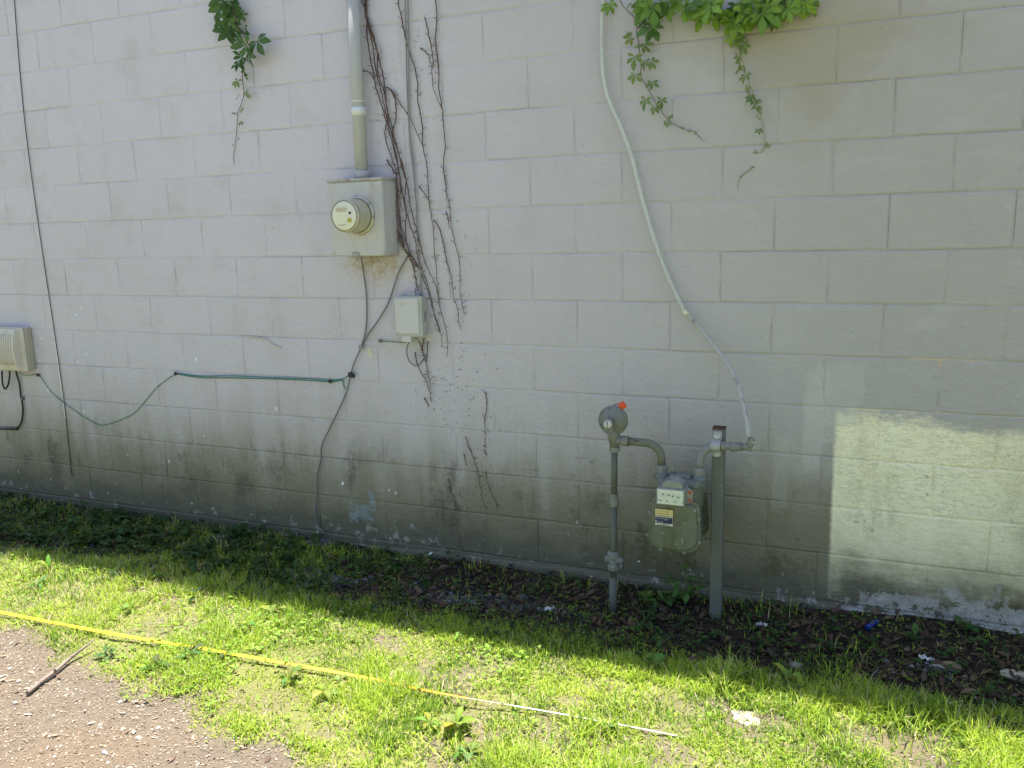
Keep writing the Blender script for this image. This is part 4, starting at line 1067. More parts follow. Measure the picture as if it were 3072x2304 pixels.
vine('creeper_vine', 'thin creeper strand with small folded leaves hanging farthest right on the wall', ZR,
     [[(1190, 120, .05), (1200, 200, .045), (1240, 330, .03), (1270, 400, .025), (1300, 560, .02), (1330, 680, .015), (1400, 850, .012), (1450, 1000, .01), (1480, 1120, .008), (1495, 1270, .006), (1530, 1285, .006)],
      [(1495, 1280, .006), (1470, 1350, .006), (1420, 1352, .006)], [(1395, 1480, .006), (1330, 1530, .006), (1280, 1570, .006), (1258, 1610, .006), (1252, 1690, .006)]],
     [(1230, 180, .075, -10, 'leaf_bright', .07), (1200, 200, .06, -30, 'leaf_bright'), (1260, 230, .055, 10, 'leaf_bright'), (1215, 330, .042, -20, 'leaf_bright'), (1255, 340, .035, 20), (1225, 370, .03, 30), (1300, 405, .040, 25), (1280, 400, .02, -10), (1255, 500, .028, -5), (1280, 580, .042, -35), (1270, 620, .028, 10), (1325, 675, .036, 0), (1345, 660, .014, 60), (1345, 770, .026, -20), (1370, 840, .028, -10), (1365, 870, .034, 5), (1410, 905, .022, 0), (1435, 890, .018, 20), (1420, 950, .028, 5), (1440, 1010, .02, 60), (1455, 990, .018, -60), (1430, 1045, .018, -10), (1440, 1150, .022, 0), (1525, 1285, .02, -30), (1420, 1350, .014, -80), (1390, 1480, .012, 0), (1285, 1560, .012, 40)],
     'leaf_young', M['stem_green'], .0019)

# ------------------------------------------------------------------ dry vine stems
def dry_stem(pts, r0=.0028, r1=.0012, twig=1.0):
    P_ = smooth_path(pts, 5)
    P_ = [p + V3(random.uniform(-.0022, .0022), random.uniform(-.002, .001), random.uniform(-.002, .002)) for p in P_]
    n = len(P_); mb = MB(); mb.tube(P_, [(r0 + (r1 - r0) * i / n) * random.uniform(.85, 1.2) for i in range(n)], 6)
    for i in range(1, n - 1):
        if random.random() < .42 * twig:
            s = random.choice((-1, 1)); q = P_[i]; a = V3(s * random.uniform(.006, .016), -random.uniform(0, .006), random.uniform(-.004, .014))
            mb.tube([q, q + a], [.0015, .0009], 4)
            for k in range(random.randint(1, 3)):
                mb.tube([q + a, q + a + V3(s * random.uniform(-.004, .010), .001, random.uniform(-.008, .011))], [.0009, .0005], 3)
    return mb
def dry(label, strands, d=.010, thin=1.0):
    pts = [[W(*fr(p), d + (.004 * (i % 3))) for fr, ps in st_ for p in ps] for i, st_ in enumerate(strands)]
    t = thing('dry_vine', label, 'dry vine', pts[0][-1], 'dry vine stems clinging to the wall')
    for P_ in pts: dry_stem(P_, .0028 * thin, .0012 * thin, thin).build('stem', M['bark'], t)
dry('tangle of dry brown vine stems climbing between the conduit and the grey cables', [
    [(Z3, [(70, -60), (75, 0), (118, 130), (120, 280), (145, 480), (180, 660), (205, 790), (270, 1000), (295, 1090), (280, 1200), (320, 1340), (370, 1480), (385, 1570)]), (Z4, [(156, 60), (162, 200), (180, 350), (205, 450), (240, 500)])],
    [(Z3, [(122, -60), (118, 130), (160, 300), (215, 480), (215, 640), (260, 770), (300, 960), (320, 1120), (370, 1240), (420, 1440), (480, 1650)]), (Z4, [(250, 150), (290, 300), (310, 370), (330, 470), (370, 590), (430, 720), (460, 880), (490, 980), (520, 1120), (515, 1245)])],
    [(Z3, [(128, 160), (185, 340), (230, 520), (270, 700), (290, 900), (350, 1170), (380, 1290), (440, 1480), (470, 1600)]), (Z4, [(205, 90), (235, 250), (285, 400), (300, 520), (370, 700), (400, 820), (430, 970), (475, 1090), (475, 1170)])],
    [(Z3, [(330, 800), (375, 900), (378, 1040), (355, 1150), (350, 1230), (385, 1400), (425, 1640)]), (Z4, [(215, 200), (210, 330), (240, 500), (270, 600), (290, 700), (283, 780)])],
    [(Z3, [(75, 630), (130, 635), (180, 690)])],
    [(Z3, [(300, 1420), (370, 1540), (385, 1570)]), (Z4, [(150, 160), (165, 330), (190, 420), (230, 500), (300, 590)])],
    [(Z4, [(85, 300), (120, 340), (160, 385)])],
    [(Z3, [(110, -60), (100, 60), (135, 240), (175, 420), (195, 600), (235, 760), (262, 880), (300, 1050), (335, 1230), (395, 1480), (420, 1640)]), (Z4, [(170, 120), (175, 260), (215, 400), (245, 500)])],
    [(Z4, [(160, 330), (175, 400), (215, 470), (265, 560), (285, 660), (300, 740), (322, 800)])],
    [(Z4, [(240, 480), (300, 580), (345, 680), (385, 790), (420, 930), (470, 1060)])]], .012, 1.12)
dry('dry brown vine stem forking just right of the two grey cables', [
    [(Z3, [(395, -60), (398, 0), (440, 220), (480, 410), (560, 650), (575, 900), (610, 1100), (620, 1310), (655, 1480), (665, 1650)]), (Z4, [(390, 150), (415, 310), (425, 480), (435, 590), (445, 720), (465, 880)])],
    [(Z3, [(285, 775), (330, 790), (370, 850), (430, 940), (480, 1010), (540, 1130), (620, 1310)])],
    [(Z4, [(315, 0), (350, 50), (385, 110)])]])
dry('dry dark vine stem, the rightmost long one on the wall, with a side fork', [
    [(Z3, [(735, -60), (735, 0), (740, 200), (730, 360), (755, 580), (760, 780), (790, 960), (800, 1100), (815, 1280), (800, 1500), (820, 1640)]), (Z4, [(515, 60), (535, 150), (555, 330), (600, 520), (615, 680), (610, 760), (630, 880), (642, 940)])],
    [(Z3, [(632, 150), (660, 260), (690, 400), (712, 540), (700, 620), (710, 780), (785, 960)])],
    [(Z3, [(595, 425), (650, 470), (680, 530), (700, 610)])], [(Z4, [(510, 185), (525, 240), (532, 310)])]])
dry('thin dry vine stem hanging alone between two longer stems right of the junction box', [
    [(Z4, [(420, 245), (465, 320), (495, 430), (510, 540), (545, 650), (560, 780), (590, 900), (610, 1040)])]])
dry('dry vine roots dangling below the small junction box', [
    [(Z4, [(345, 1110), (335, 1180), (355, 1250), (375, 1350), (390, 1450)])],
    [(Z4, [(280, 1210), (300, 1310), (360, 1420), (385, 1490), (405, 1575)])],
    [(Z4, [(375, 1130), (370, 1220), (365, 1290)])], [(Z4, [(310, 1130), (335, 1200), (350, 1250)])],
    [(Z4, [(345, 1545), (380, 1605)])]], .010)
dry('short dead vine piece stuck upright on the wall left of the regulator', [[(R5, [(930, 880), (945, 960), (930, 1060), (935, 1140), (930, 1220), (940, 1300)])]], .006, .6)
dry('dead vine piece slanting over the peeled paint low on the wall', [
    [(R5, [(805, 1170), (830, 1240), (860, 1320), (885, 1400), (900, 1500), (920, 1590), (945, 1650)])],
    [(R5, [(795, 1280), (810, 1360)])]], .005, .6)
dry('lowest dead vine piece clinging near the ground right of the blue stain', [
    [(R5, [(935, 1390), (950, 1480), (985, 1560), (1005, 1600), (1022, 1650)])]], .006, .6)
dry('small dead vine piece low on the wall above the white flakes', [[(R5, [(695, 1440), (715, 1530), (735, 1600), (740, 1660)])]], .005, .6)
# tendril pads left where the vine was torn off
rs_ = MB()
for (fr, cx_, cy2, sx, sy, n) in ((Z3, 560, 500, 90, 380, 26), (Z3, 700, 1000, 70, 500, 12), (Z3, 300, 900, 150, 500, 26), (R5, 780, 720, 130, 120, 34), (R5, 760, 950, 160, 180, 40), (R5, 650, 1010, 60, 60, 14), (R5, 900, 1250, 80, 160, 40), (R5, 620, 800, 100, 60, 26), (R5, 1580, 1310, 50, 40, 16), (R5, 1260, 1390, 60, 15, 14), (Z4, 640, 700, 80, 300, 26), (R5, 900, 1480, 60, 120, 40)):
    for i in range(int(n * .6)):
        p = W(*fr((random.gauss(cx_, sx * .6), random.gauss(cy2, sy * .6))), .0015)
        for k in range(random.randint(1, 3)):
            a_ = random.uniform(0, 6.28); L = random.uniform(.003, .010); rs_.tube([p, p + V3(math.cos(a_) * L, -.0005, math.sin(a_) * L)], [.0013, .0006], 3)
tag(rs_.build('vine_residue', M['residue']), 'dark specks of vine tendril left stuck on the wall', 'vine residue', kind='stuff')
# loose curl of peeled paint on the wall left of the cable junction
pc = thing('paint_curl', 'thin curl of peeled paint on the wall above the green wires', 'paint curl', W(*R4((1700, 540)), .002))
MB().tube(smooth_path(wp(R4, [(1590, 522, .001), (1680, 530, .004), (1730, 545, .012), (1770, 575, .008), (1830, 598, .003)])), [.004] * 2 + [.0035] * 18 + [.0012], 5).build('strip', simple('bare_paint_edge', (.62, .56, .47), .7), pc)
pcl = W(*R5((184, 625)), .0015)
tag(MB().add([(pcl[0] - .014, -.0015, pcl[2] - .022), (pcl[0] + .016, -.0015, pcl[2] - .020), (pcl[0] + .008, -.004, pcl[2] + .022), (pcl[0] - .003, -.004, pcl[2] + .020), (pcl[0] - .014, -.0003, pcl[2] - .022), (pcl[0] + .016, -.0003, pcl[2] - .020), (pcl[0] + .008, -.0003, pcl[2] + .022), (pcl[0] - .003, -.0003, pcl[2] + .020)], [(0, 1, 2, 3), (0, 4, 5, 1), (1, 5, 6, 2), (2, 6, 7, 3), (3, 7, 4, 0), (4, 7, 6, 5)]).build('paint_flake', simple('cream_flake', (.66, .60, .45), .6)), 'cream paint flake on the wall just right of the cable clamp', 'paint flake')

# ------------------------------------------------------------------ tape measure, stick, litter
tpx = [(-60, 1311), (0, 1322), (100, 1342), (250, 1370), (400, 1395), (500, 1412), (600, 1430), (700, 1447), (800, 1466), (870, 1481), (950, 1497), (1040, 1513), (1120, 1526), (1200, 1540), (1300, 1558), (1380, 1573), (1420, 1581), (1450, 1587), (1480, 1593)]
tz = [.020, .024, .018, .024, .018, .024, .019, .022, .018, .020, .03, .03, .022, .020, .019, .015, .010, .005, .001]
TP = smooth_path([G(*VW(p), z_ + float(hgt(np.array(G(*VW(p))[0]), np.array(G(*VW(p))[1])))) for p, z_ in zip(tpx, tz)], 6)
# the blade stands tilted to the camera at left, twists on edge, then shows its pale back
tape = thing('tape_measure', 'yellow steel tape measure blade stretched across the grass', 'tape measure', TP[0])
def ribbon(i0, i1, a0, a1, hw, m, name):
    V_ = []; F_ = []
    for i in range(i0, i1 + 1):
        t = TP[min(i + 1, len(TP) - 1)] - TP[max(i - 1, 0)]; t /= np.linalg.norm(t)
        s = np.cross(t, V3(0, 0, 1)); s /= np.linalg.norm(s); u = np.cross(s, t)
        a = rad(a0 + (a1 - a0) * (i - i0) / max(1, i1 - i0)); w = math.cos(a) * s + math.sin(a) * u; nn = np.cross(t, w)
        for k, b_ in ((-1, 0), (-.5, -.0016), (0, -.0022), (.5, -.0016), (1, 0)): V_.append(TP[i] + w * hw * k + nn * b_)
        for k, b_ in ((1, .0007), (.5, -.0009), (0, -.0015), (-.5, -.0009), (-1, .0007)): V_.append(TP[i] + w * hw * k + nn * b_)
    for i in range(i1 - i0):
        for j in range(10): F_.append((i * 10 + j, i * 10 + (j + 1) % 10, i * 10 + 10 + (j + 1) % 10, i * 10 + 10 + j))
    F_ += [tuple(range(10)), tuple(reversed([(i1 - i0) * 10 + j for j in range(10)]))]
    return MB().add(V_, F_).build(name, m, tape)
# find which way faces the camera: positive tilt lifts the far edge
nT = len(TP) - 1
s1, s2, s3 = int(nT * .47), int(nT * .60), int(nT * .66)
bl = ribbon(0, s1, -20, -12, .0074, M['tape_yellow'], 'yellow_blade')
ribbon(s1, s2, -12, 10, .0060, M['tape_orange'], 'orange_blade')
ribbon(s2, s3, 10, 20, .0034, M['sand_rock'], 'twisted_blade')
ribbon(s3, nT, 20, 10, .0038, M['tape_white'], 'pale_blade')
tk = MB()
for i in range(2, s1, 1):
    t = TP[i + 1] - TP[i - 1]; t /= np.linalg.norm(t); s = np.cross(t, V3(0, 0, 1)); s /= np.linalg.norm(s); u = np.cross(s, t)
    w = math.cos(rad(-17)) * s + math.sin(rad(-17)) * u; nn = np.cross(w, t) * (-1); nn = nn if nn[2] > 0 else -nn
    for f in (0.0, .25, .5, .75):
        p = TP[i] + (TP[min(i + 1, nT)] - TP[i]) * f + nn * .0030
        L = .005 if f == 0 else .003
        tk.add([p + w * .012 - t * .0009, p + w * .012 + t * .0009, p + w * (.012 - L) + t * .0009, p + w * (.012 - L) - t * .0009], [(0, 1, 2, 3)])
tk.build('tick_marks', M['ink'], bl)

sk = [G(*VW(p), z_) for p, z_ in (((57, 1483), .012), ((85, 1462), .014), ((118, 1440), .016), ((150, 1415), .02), ((178, 1397), .03), ((205, 1380), .04))]
sk = [p + V3(0, 0, float(hgt(np.array(p[0]), np.array(p[1])))) for p in sk]
stk = MB().tube(smooth_path(sk, 4), [.0085, .0088, .0082, .0078, .0082, .0075, .0070, .0072, .0064, .0056, .0045, .0032, .002], 9)
stk.tube([sk[2], sk[2] + V3(.012, -.01, .018)], [.006, .003], 6)
tag(stk.build('stick', M['stick']), 'weathered broken stick lying on the bare dirt at lower left', 'stick')

def lump(name, label, cat, px, size, m, seed, squash=(1, 1, .5), group=None, z=.0, jag=.22):
    r = np.random.default_rng(seed); c = G(*VW(px), .0); base = V3(c[0], c[1], float(hgt(np.array(c[0]), np.array(c[1]))) + z)
    n1, n2 = 10, 7; V_ = []
    ph = r.uniform(0, 6.28, 4)
    for i in range(n2):
        th = math.pi * i / (n2 - 1)
        for j in range(n1):
            w = 2 * math.pi * j / n1; k = 1 + jag * math.sin(2 * w + ph[0]) * math.sin(th + ph[1]) + jag * r.uniform(-.5, .5)
            V_.append(base + V3(math.sin(th) * math.cos(w) * size * squash[0] * k, math.sin(th) * math.sin(w) * size * squash[1] * k, math.cos(th) * size * squash[2] * (1 + r.uniform(-.08, .08)) + size * squash[2] * .45))
    F_ = []
    for i in range(n2 - 1):
        for j in range(n1): F_.append((i * n1 + j, i * n1 + (j + 1) % n1, (i + 1) * n1 + (j + 1) % n1, (i + 1) * n1 + j))
    return tag(MB().add(V_, F_).build(name, m), label, cat, group)
lump('stone', 'pale grey stone against the wall foot at the far right', 'stone', (2178, 1362), .055, M['rock'], 1, (1.2, .7, .6))
lump('stone', 'pale sandy stone slab in the shaded grass at the right edge', 'stone', (2192, 1468), .04, M['sand_rock'], 2, (1.3, .6, .4))
lump('stone', 'pale stone in the rubble under shade near the right edge', 'stone', (2022, 1452), .022, M['rock'], 3, (1.2, .8, .6))
lump('stone', 'tan stone in the shaded rubble, right of a pale stone', 'stone', (2056, 1450), .026, simple('tan_stone', (.22, .16, .09), .9), 4, (1.2, .8, .6))
lump('stone', 'flat dark slate stone by the wall foot, left of the cable end', 'stone', (478, 1172), .085, M['slate'], 5, (1.1, .8, .16))
lump('stone', 'flat dark slate stone lying where the grey cable meets soil', 'stone', (692, 1182), .075, M['slate'], 6, (1.1, .8, .2))
lump('stone', 'pale sandy stone set in the sunlit grass below the post', 'stone', (1611, 1552), .050, M['sand_rock'], 7, (1.1, .8, .16), z=-.004, jag=.4)
lump('stone', 'small white stone lying on bare dirt at the bottom left', 'stone', (225, 1622), .010, M['paper'], 8, (1, .8, .8))
lump('stone', 'small dark stone in the shade left of the gas riser', 'stone', (1130, 1300), .02, M['slate'], 9, (1.2, .8, .7))
lump('stone', 'small rough pale stone in shade, left of and below the blue lighter', 'stone', (1720, 1442), .022, M['rock'], 10, (1.2, .8, .6))

def scrap(name, label, px, w, l, az, m, seed):
    r = np.random.default_rng(seed); c = G(*VW(px), .0); h0 = float(hgt(np.array(c[0]), np.array(c[1]))) + .012
    nx_, ny_ = 6, 4; V_ = []
    for sgn in (0, -.0012):
        for i in range(nx_):
            for j in range(ny_):
                u, v = (i / (nx_ - 1) - .5) * l, (j / (ny_ - 1) - .5) * w
                rr2 = np.random.default_rng(seed * 100 + i * 10 + j)
                V_.append((c[0] + u * math.cos(az) - v * math.sin(az) + rr2.uniform(-.003, .003), c[1] + u * math.sin(az) + v * math.cos(az) + rr2.uniform(-.003, .003), h0 + rr2.uniform(0, .018) + sgn))
    F_ = []; o_ = nx_ * ny_
    for i in range(nx_ - 1):
        for j in range(ny_ - 1):
            p = i * ny_ + j; F_ += [(p, p + 1, p + ny_ + 1, p + ny_), (o_ + p, o_ + p + ny_, o_ + p + ny_ + 1, o_ + p + 1)]
    for i in range(nx_ - 1):
        for j in (0, ny_ - 1):
            p = i * ny_ + j; F_.append((p, p + ny_, o_ + p + ny_, o_ + p))
    for j in range(ny_ - 1):
        for i in (0, nx_ - 1):
            p = i * ny_ + j; F_.append((p, p + 1, o_ + p + 1, o_ + p))
    o = MB().add(V_, F_).build(name, m); return o
tag(scrap('paper_scrap', '', (1187, 1331), .015, .045, rad(50), M['paper'], 3), 'narrow white paper scrap in the shade left of the riser foot', 'litter')
tag(scrap('paper_scrap', '', (1645, 1366), .020, .042, rad(10), M['paper'], 4), 'crumpled white scrap in the dead leaves right of the post', 'litter')
tag(scrap('paper_scrap', '', (2000, 1440), .010, .05, rad(-10), M['paper'], 6), 'long white plastic scrap among rubble near the right edge', 'litter')
lg = G(*VW((1882, 1376))); lh = float(hgt(np.array(lg[0]), np.array(lg[1]))) + .014
lt = thing('lighter', 'dark blue plastic lighter lying in dead leaves by the wall', 'lighter', (lg[0], lg[1], lh))
d_l = V3(math.cos(rad(58)), math.sin(rad(58)), .10); 
MB().tube([V3(lg[0], lg[1], lh) - d_l * .034, V3(lg[0], lg[1], lh) + d_l * .024], .0105, 10).build('body', M['blue_plastic'], lt)
MB().tube([V3(lg[0], lg[1], lh) + d_l * .024, V3(lg[0], lg[1], lh) + d_l * .036], .0095, 8).build('head', simple('dull_steel', (.10, .12, .20), .35, .7), lt)

# ------------------------------------------------------------------ grass and ground cover
def scatter(n, x0, x1, y0, y1):
    return rng.uniform(x0, x1, n), rng.uniform(y0, y1, n)
BARE = [((970, 1475), .16, .07), ((930, 1432), .10, .05), ((1250, 1620), .22, .08), ((1611, 1556), .13, .06), ((1990, 1610), .22, .09), ((575, 1236), .13, .04), ((1330, 1402), .10, .035), ((1450, 1628), .15, .06), ((740, 1270), .16, .04), ((990, 1610), .15, .10), ((1090, 1440), .06, .03), ((390, 1300), .12, .03), ((300, 1280), .10, .03), ((850, 1390), .10, .04), ((2120, 1560), .12, .05)]
BARE = [(G(*VW(p))[:2], a, b) for p, a, b in BARE]
def cover_density(x, y):
    d = np.ones_like(x)
    pd_ = poly_dist(x, y, DIRT) + (fbm(x * 6, y * 6, 21) - .5) * .22
    d *= sstep(.06, -.10, pd_)
    for c, a, b in BARE:
        q = np.hypot((x - c[0]) / a, (y - c[1]) / (b * 1.8)) + (fbm(x * 11, y * 11, 31) - .5) * 1.7
        d *= .22 + .78 * sstep(.45, 1.25, q)
    return d
LV = np.stack([cover_density(XX, YY)] * 3, -1) * (.5 + .5 * sstep(.35, .6, fbm(XX * 5, YY * 5, 45)))[..., None]
go = bpy.data.objects.new('ground', tri_mesh('ground', np.stack([XX, YY, HH], -1), GF, LV.reshape(-1, 3))); go.data.materials.append(ground_material()); C.link(go)
tag(go, kind='structure')
def shade(y): return sstep(-.70, -.55, y)
def blades(n_try, x0, x1, y0, y1, seed):
    r = np.random.default_rng(seed)
    x = r.uniform(x0, x1, n_try); y = r.uniform(y0, y1, n_try)
    clump = fbm(x * 4.5, y * 4.5, 41, 4); cl2 = fbm(x * 16, y * 16, 51, 2)
    d = cover_density(x, y) * (.30 + .70 * sstep(.32, .56, clump)) * (.35 + .65 * sstep(.3, .6, cl2))
    d *= .72 + .28 * sstep(1.0, 3.0, x)
    sh = shade(y)
    lit = sstep(1.75, 2.15, x) * sstep(-.62, -.42, y)        # leaf-litter strip by the pipes
    d *= 1 - sh * (.35 + .25 * sstep(-.4, -.2, y)) ; d *= 1 - .90 * lit
    d *= sstep(-.01, -.10, y)
    k = r.uniform(0, 1, n_try) < d
    x, y, clump = x[k], y[k], clump[k]; n = len(x); sh = sh[k]
    h0 = hgt(x, y)
    tall = fbm(x * 2.6 + 5, y * 2.6, 61, 3)
    edge = np.exp(-((y + .68) / .10) ** 2)
    L = (.021 + .046 * sstep(.36, .66, tall) + .022 * edge) * r.uniform(.55, 1.35, n) * (.68 + .40 * sstep(1.2, 3.0, x))
    az = r.uniform(0, 2 * np.pi, n); lean = np.abs(r.normal(.72, .40, n)); w = r.uniform(.0012, .0024, n)
    dx, dy = np.cos(az), np.sin(az); px, py = -dy, dx
    V = np.zeros((n, 5, 3))
    def st_(t, off):
        hor = np.sin(lean * (.4 + .9 * t)) * L * t; up = np.cos(lean * (.3 + .9 * t)) * L * t
        return np.stack([x + dx * hor + px * off, y + dy * hor + py * off, h0 - .003 + up], 1)
    V[:, 0] = st_(0, -w); V[:, 1] = st_(0, w); V[:, 2] = st_(.55, -w * .8); V[:, 3] = st_(.55, w * .8); V[:, 4] = st_(1.0, 0 * w)
    T = np.array([(0, 1, 3), (0, 3, 2), (2, 3, 4)]); F = (T[None] + (np.arange(n) * 5)[:, None, None]).reshape(-1, 3)
    g1, g2, g3, dr = np.array([.29, .44, .036]), np.array([.56, .68, .09]), np.array([.14, .26, .026]), np.array([.66, .58, .34])
    t = np.clip(r.normal(.5, .25, n) + (fbm(x * 3, y * 3, 71) - .5) * .8, 0, 1)[:, None]
    c = g1 * (1 - t) + g2 * t; c = np.where((r.uniform(0, 1, n) < .12 + .45 * sstep(.50, .66, fbm(x * 2.2 + 3, y * 2.2, 77)))[:, None], g3, c)
    dry_ = (r.uniform(0, 1, n) < .09 + .14 * sstep(1.8, .6, x))[:, None]; c = np.where(dry_, dr * r.uniform(.7, 1.15, (n, 1)), c)
    c = c * r.uniform(.8, 1.15, (n, 1))
    return V.reshape(-1, 3), F, np.repeat(c, 5, 0)
gr_ = join([blades(700000, -1.6, 5.0, -2.25, -.03, 1), blades(16000, 5.0, 6.6, -2.6, -.03, 2), blades(14000, -3.4, -1.6, -2.2, -.03, 3), blades(16000, 2.2, 6.0, -3.4, -2.25, 4)])
tag(mesh_obj('grass', gr_, M['grass']), 'short yellow green lawn grass in front of the wall', 'grass', kind='stuff')

# low clover and chickweed between the blades
def clover(n_try, seed):
    r = np.random.default_rng(seed); x = r.uniform(-1.5, 5.2, n_try); y = r.uniform(-2.2, -.05, n_try)
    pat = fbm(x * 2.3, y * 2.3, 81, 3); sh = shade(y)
    d = cover_density(x, y) * sstep(.57, .67, pat) * .55 + sh * .30 * sstep(.40, .60, fbm(x * 3.3, y * 3.3, 91)) + cover_density(x, y) * .06
    d *= sstep(-.015, -.06, y) * (1 - .6 * sstep(1.8, 2.1, x) * sstep(3.2, 2.9, x) * sstep(-.6, -.45, y))
    k = r.uniform(0, 1, n_try) < d; x, y, sh = x[k], y[k], sh[k]; n = len(x); h0 = hgt(x, y)
    parts = []; a0 = r.uniform(0, 6.28, n); hh = h0 + r.uniform(.008, .035, n)
    col = np.array([.15, .26, .035]) * (1 + .9 * r.uniform(0, 1, (n, 1))) * (1 - .45 * sh[:, None])  # tint darkened inside the wall's shadow strip, shade painted into the leaves
    L = r.uniform(.006, .012, n)
    for j in range(3):
        parts.append(leaf_arrays(np.stack([x, y, hh], 1), a0 + j * 2.1 + r.uniform(-.2, .2, n), r.uniform(-.15, .4, n), L, L * .95, .5, .15, col * r.uniform(.85, 1.15, (n, 1)), shape=(.7, 1.0, .9)))
    return join(parts)
tag(mesh_obj('clover', clover(20000, 5), M['cover']), 'low clover and chickweed growing through the grass', 'ground cover', kind='stuff')
# broad weeds in the shade by the wall
def weeds(seed):
    r = np.random.default_rng(seed); n_try = 3000; x = r.uniform(-1.6, 5.2, n_try); y = r.uniform(-.80, -.05, n_try)
    d = .18 + .75 * sstep(.42, .60, fbm(x * 2.0, y * 3.0, 101, 3)); d *= sstep(-.90, -.55, y)
    d *= 1 - .80 * sstep(1.9, 2.2, x) * sstep(3.15, 2.85, x) * sstep(-.55, -.40, y); d *= 1 - .55 * sstep(3.1, 3.3, x) * sstep(-.35, -.2, y)
    d *= .62 + .38 * sstep(1.8, .9, x)
    k = r.uniform(0, 1, n_try) < d; x, y = x[k], y[k]; n = len(x); h0 = hgt(x, y)
    parts = []
    for j in range(4):
        s = r.uniform(0, 1, n); L = r.uniform(.018, .050, n) * (.7 + .6 * s) * (.7 + .5 * sstep(2.2, 1.0, x))
        col = np.array([.038, .078, .020]) * (.7 + .9 * r.uniform(0, 1, (n, 1)))
        parts.append(leaf_arrays(np.stack([x + r.normal(0, .008, n), y + r.normal(0, .008, n), h0 + r.uniform(.004, .045, n)], 1), r.uniform(0, 6.28, n), r.uniform(-.1, .8, n), L, L * r.uniform(.42, .75, n), r.uniform(.2, 1.3, n), r.uniform(.05, .5, n), col))
    return join(parts)
tag(mesh_obj('ground_cover', weeds(6), M['cover']), 'dark leafy weeds growing in the shade along the wall', 'ground cover', kind='stuff')
# dead leaves
def litter(seed):
    r = np.random.default_rng(seed); n_try = 4200; x = r.uniform(-1.5, 5.2, n_try); y = r.uniform(-.66, -.03, n_try)
    d = .10 + .85 * sstep(1.75, 2.15, x) * sstep(-.62, -.40, y) * sstep(5.0, 3.6, x) + .25 * sstep(3.2, 3.8, x)
    k = r.uniform(0, 1, n_try) < d; x, y = x[k], y[k]; n = len(x); h0 = hgt(x, y)
    L = r.uniform(.018, .060, n); pal = np.array([(.115, .070, .045), (.075, .048, .034), (.17, .115, .075), (.06, .045, .035), (.14, .085, .05)])
    col = pal[r.integers(0, 5, n)] * r.uniform(.45, .95, (n, 1))
    A = leaf_arrays(np.stack([x, y, h0 + r.uniform(.002, .016, n)], 1), r.uniform(0, 6.28, n), r.uniform(-.3, .5, n), L, L * r.uniform(.3, .6, n), r.uniform(-.9, 1.4, n), r.uniform(-.3, .6, n), col, r.uniform(-.5, .5, n))
    # straw and needle bits
    m = 2600; x = r.uniform(1.6, 5.0, m); y = r.uniform(-.60, -.03, m); L = r.uniform(.02, .07, m)
    B = leaf_arrays(np.stack([x, y, hgt(x, y) + r.uniform(.002, .014, m)], 1), r.uniform(0, 6.28, m), r.uniform(-.15, .25, m), L, .0028, r.uniform(-.3, .5, m), .2, np.array([.16, .115, .075]) * r.uniform(.5, 1.3, (m, 1)))
    # sunlit bare dirt: bleached leaf and bark chips
    m = 22000; x = np.concatenate([r.uniform(-.6, 4.8, m // 2), r.uniform(-.4, 2.3, m - m // 2)]); y = r.uniform(-2.3, -.72, m); kk = (cover_density(x, y) < r.uniform(.05, .6, m)); x, y = x[kk], y[kk]; m = len(x)
    L = r.uniform(.004, .013, m) * np.where(r.uniform(0, 1, m) < .03, 3.0, 1.0); pal = np.array([(.38, .30, .22), (.22, .15, .11), (.40, .33, .26), (.14, .09, .065), (.33, .25, .18)])
    Cc = leaf_arrays(np.stack([x, y, hgt(x, y) + r.uniform(.001, .005, m)], 1), r.uniform(0, 6.28, m), r.uniform(-.12, .2, m), L, L * r.uniform(.25, .6, m), r.uniform(-.4, .6, m), r.uniform(-.2, .3, m), pal[r.integers(0, 5, m)] * r.uniform(.8, 1.15, (m, 1)))
    return join([A, B, Cc])
tag(mesh_obj('leaf_litter', litter(7), M['litter']), 'brown dead leaves, straw and bark chips on the soil', 'leaf litter', kind='stuff')
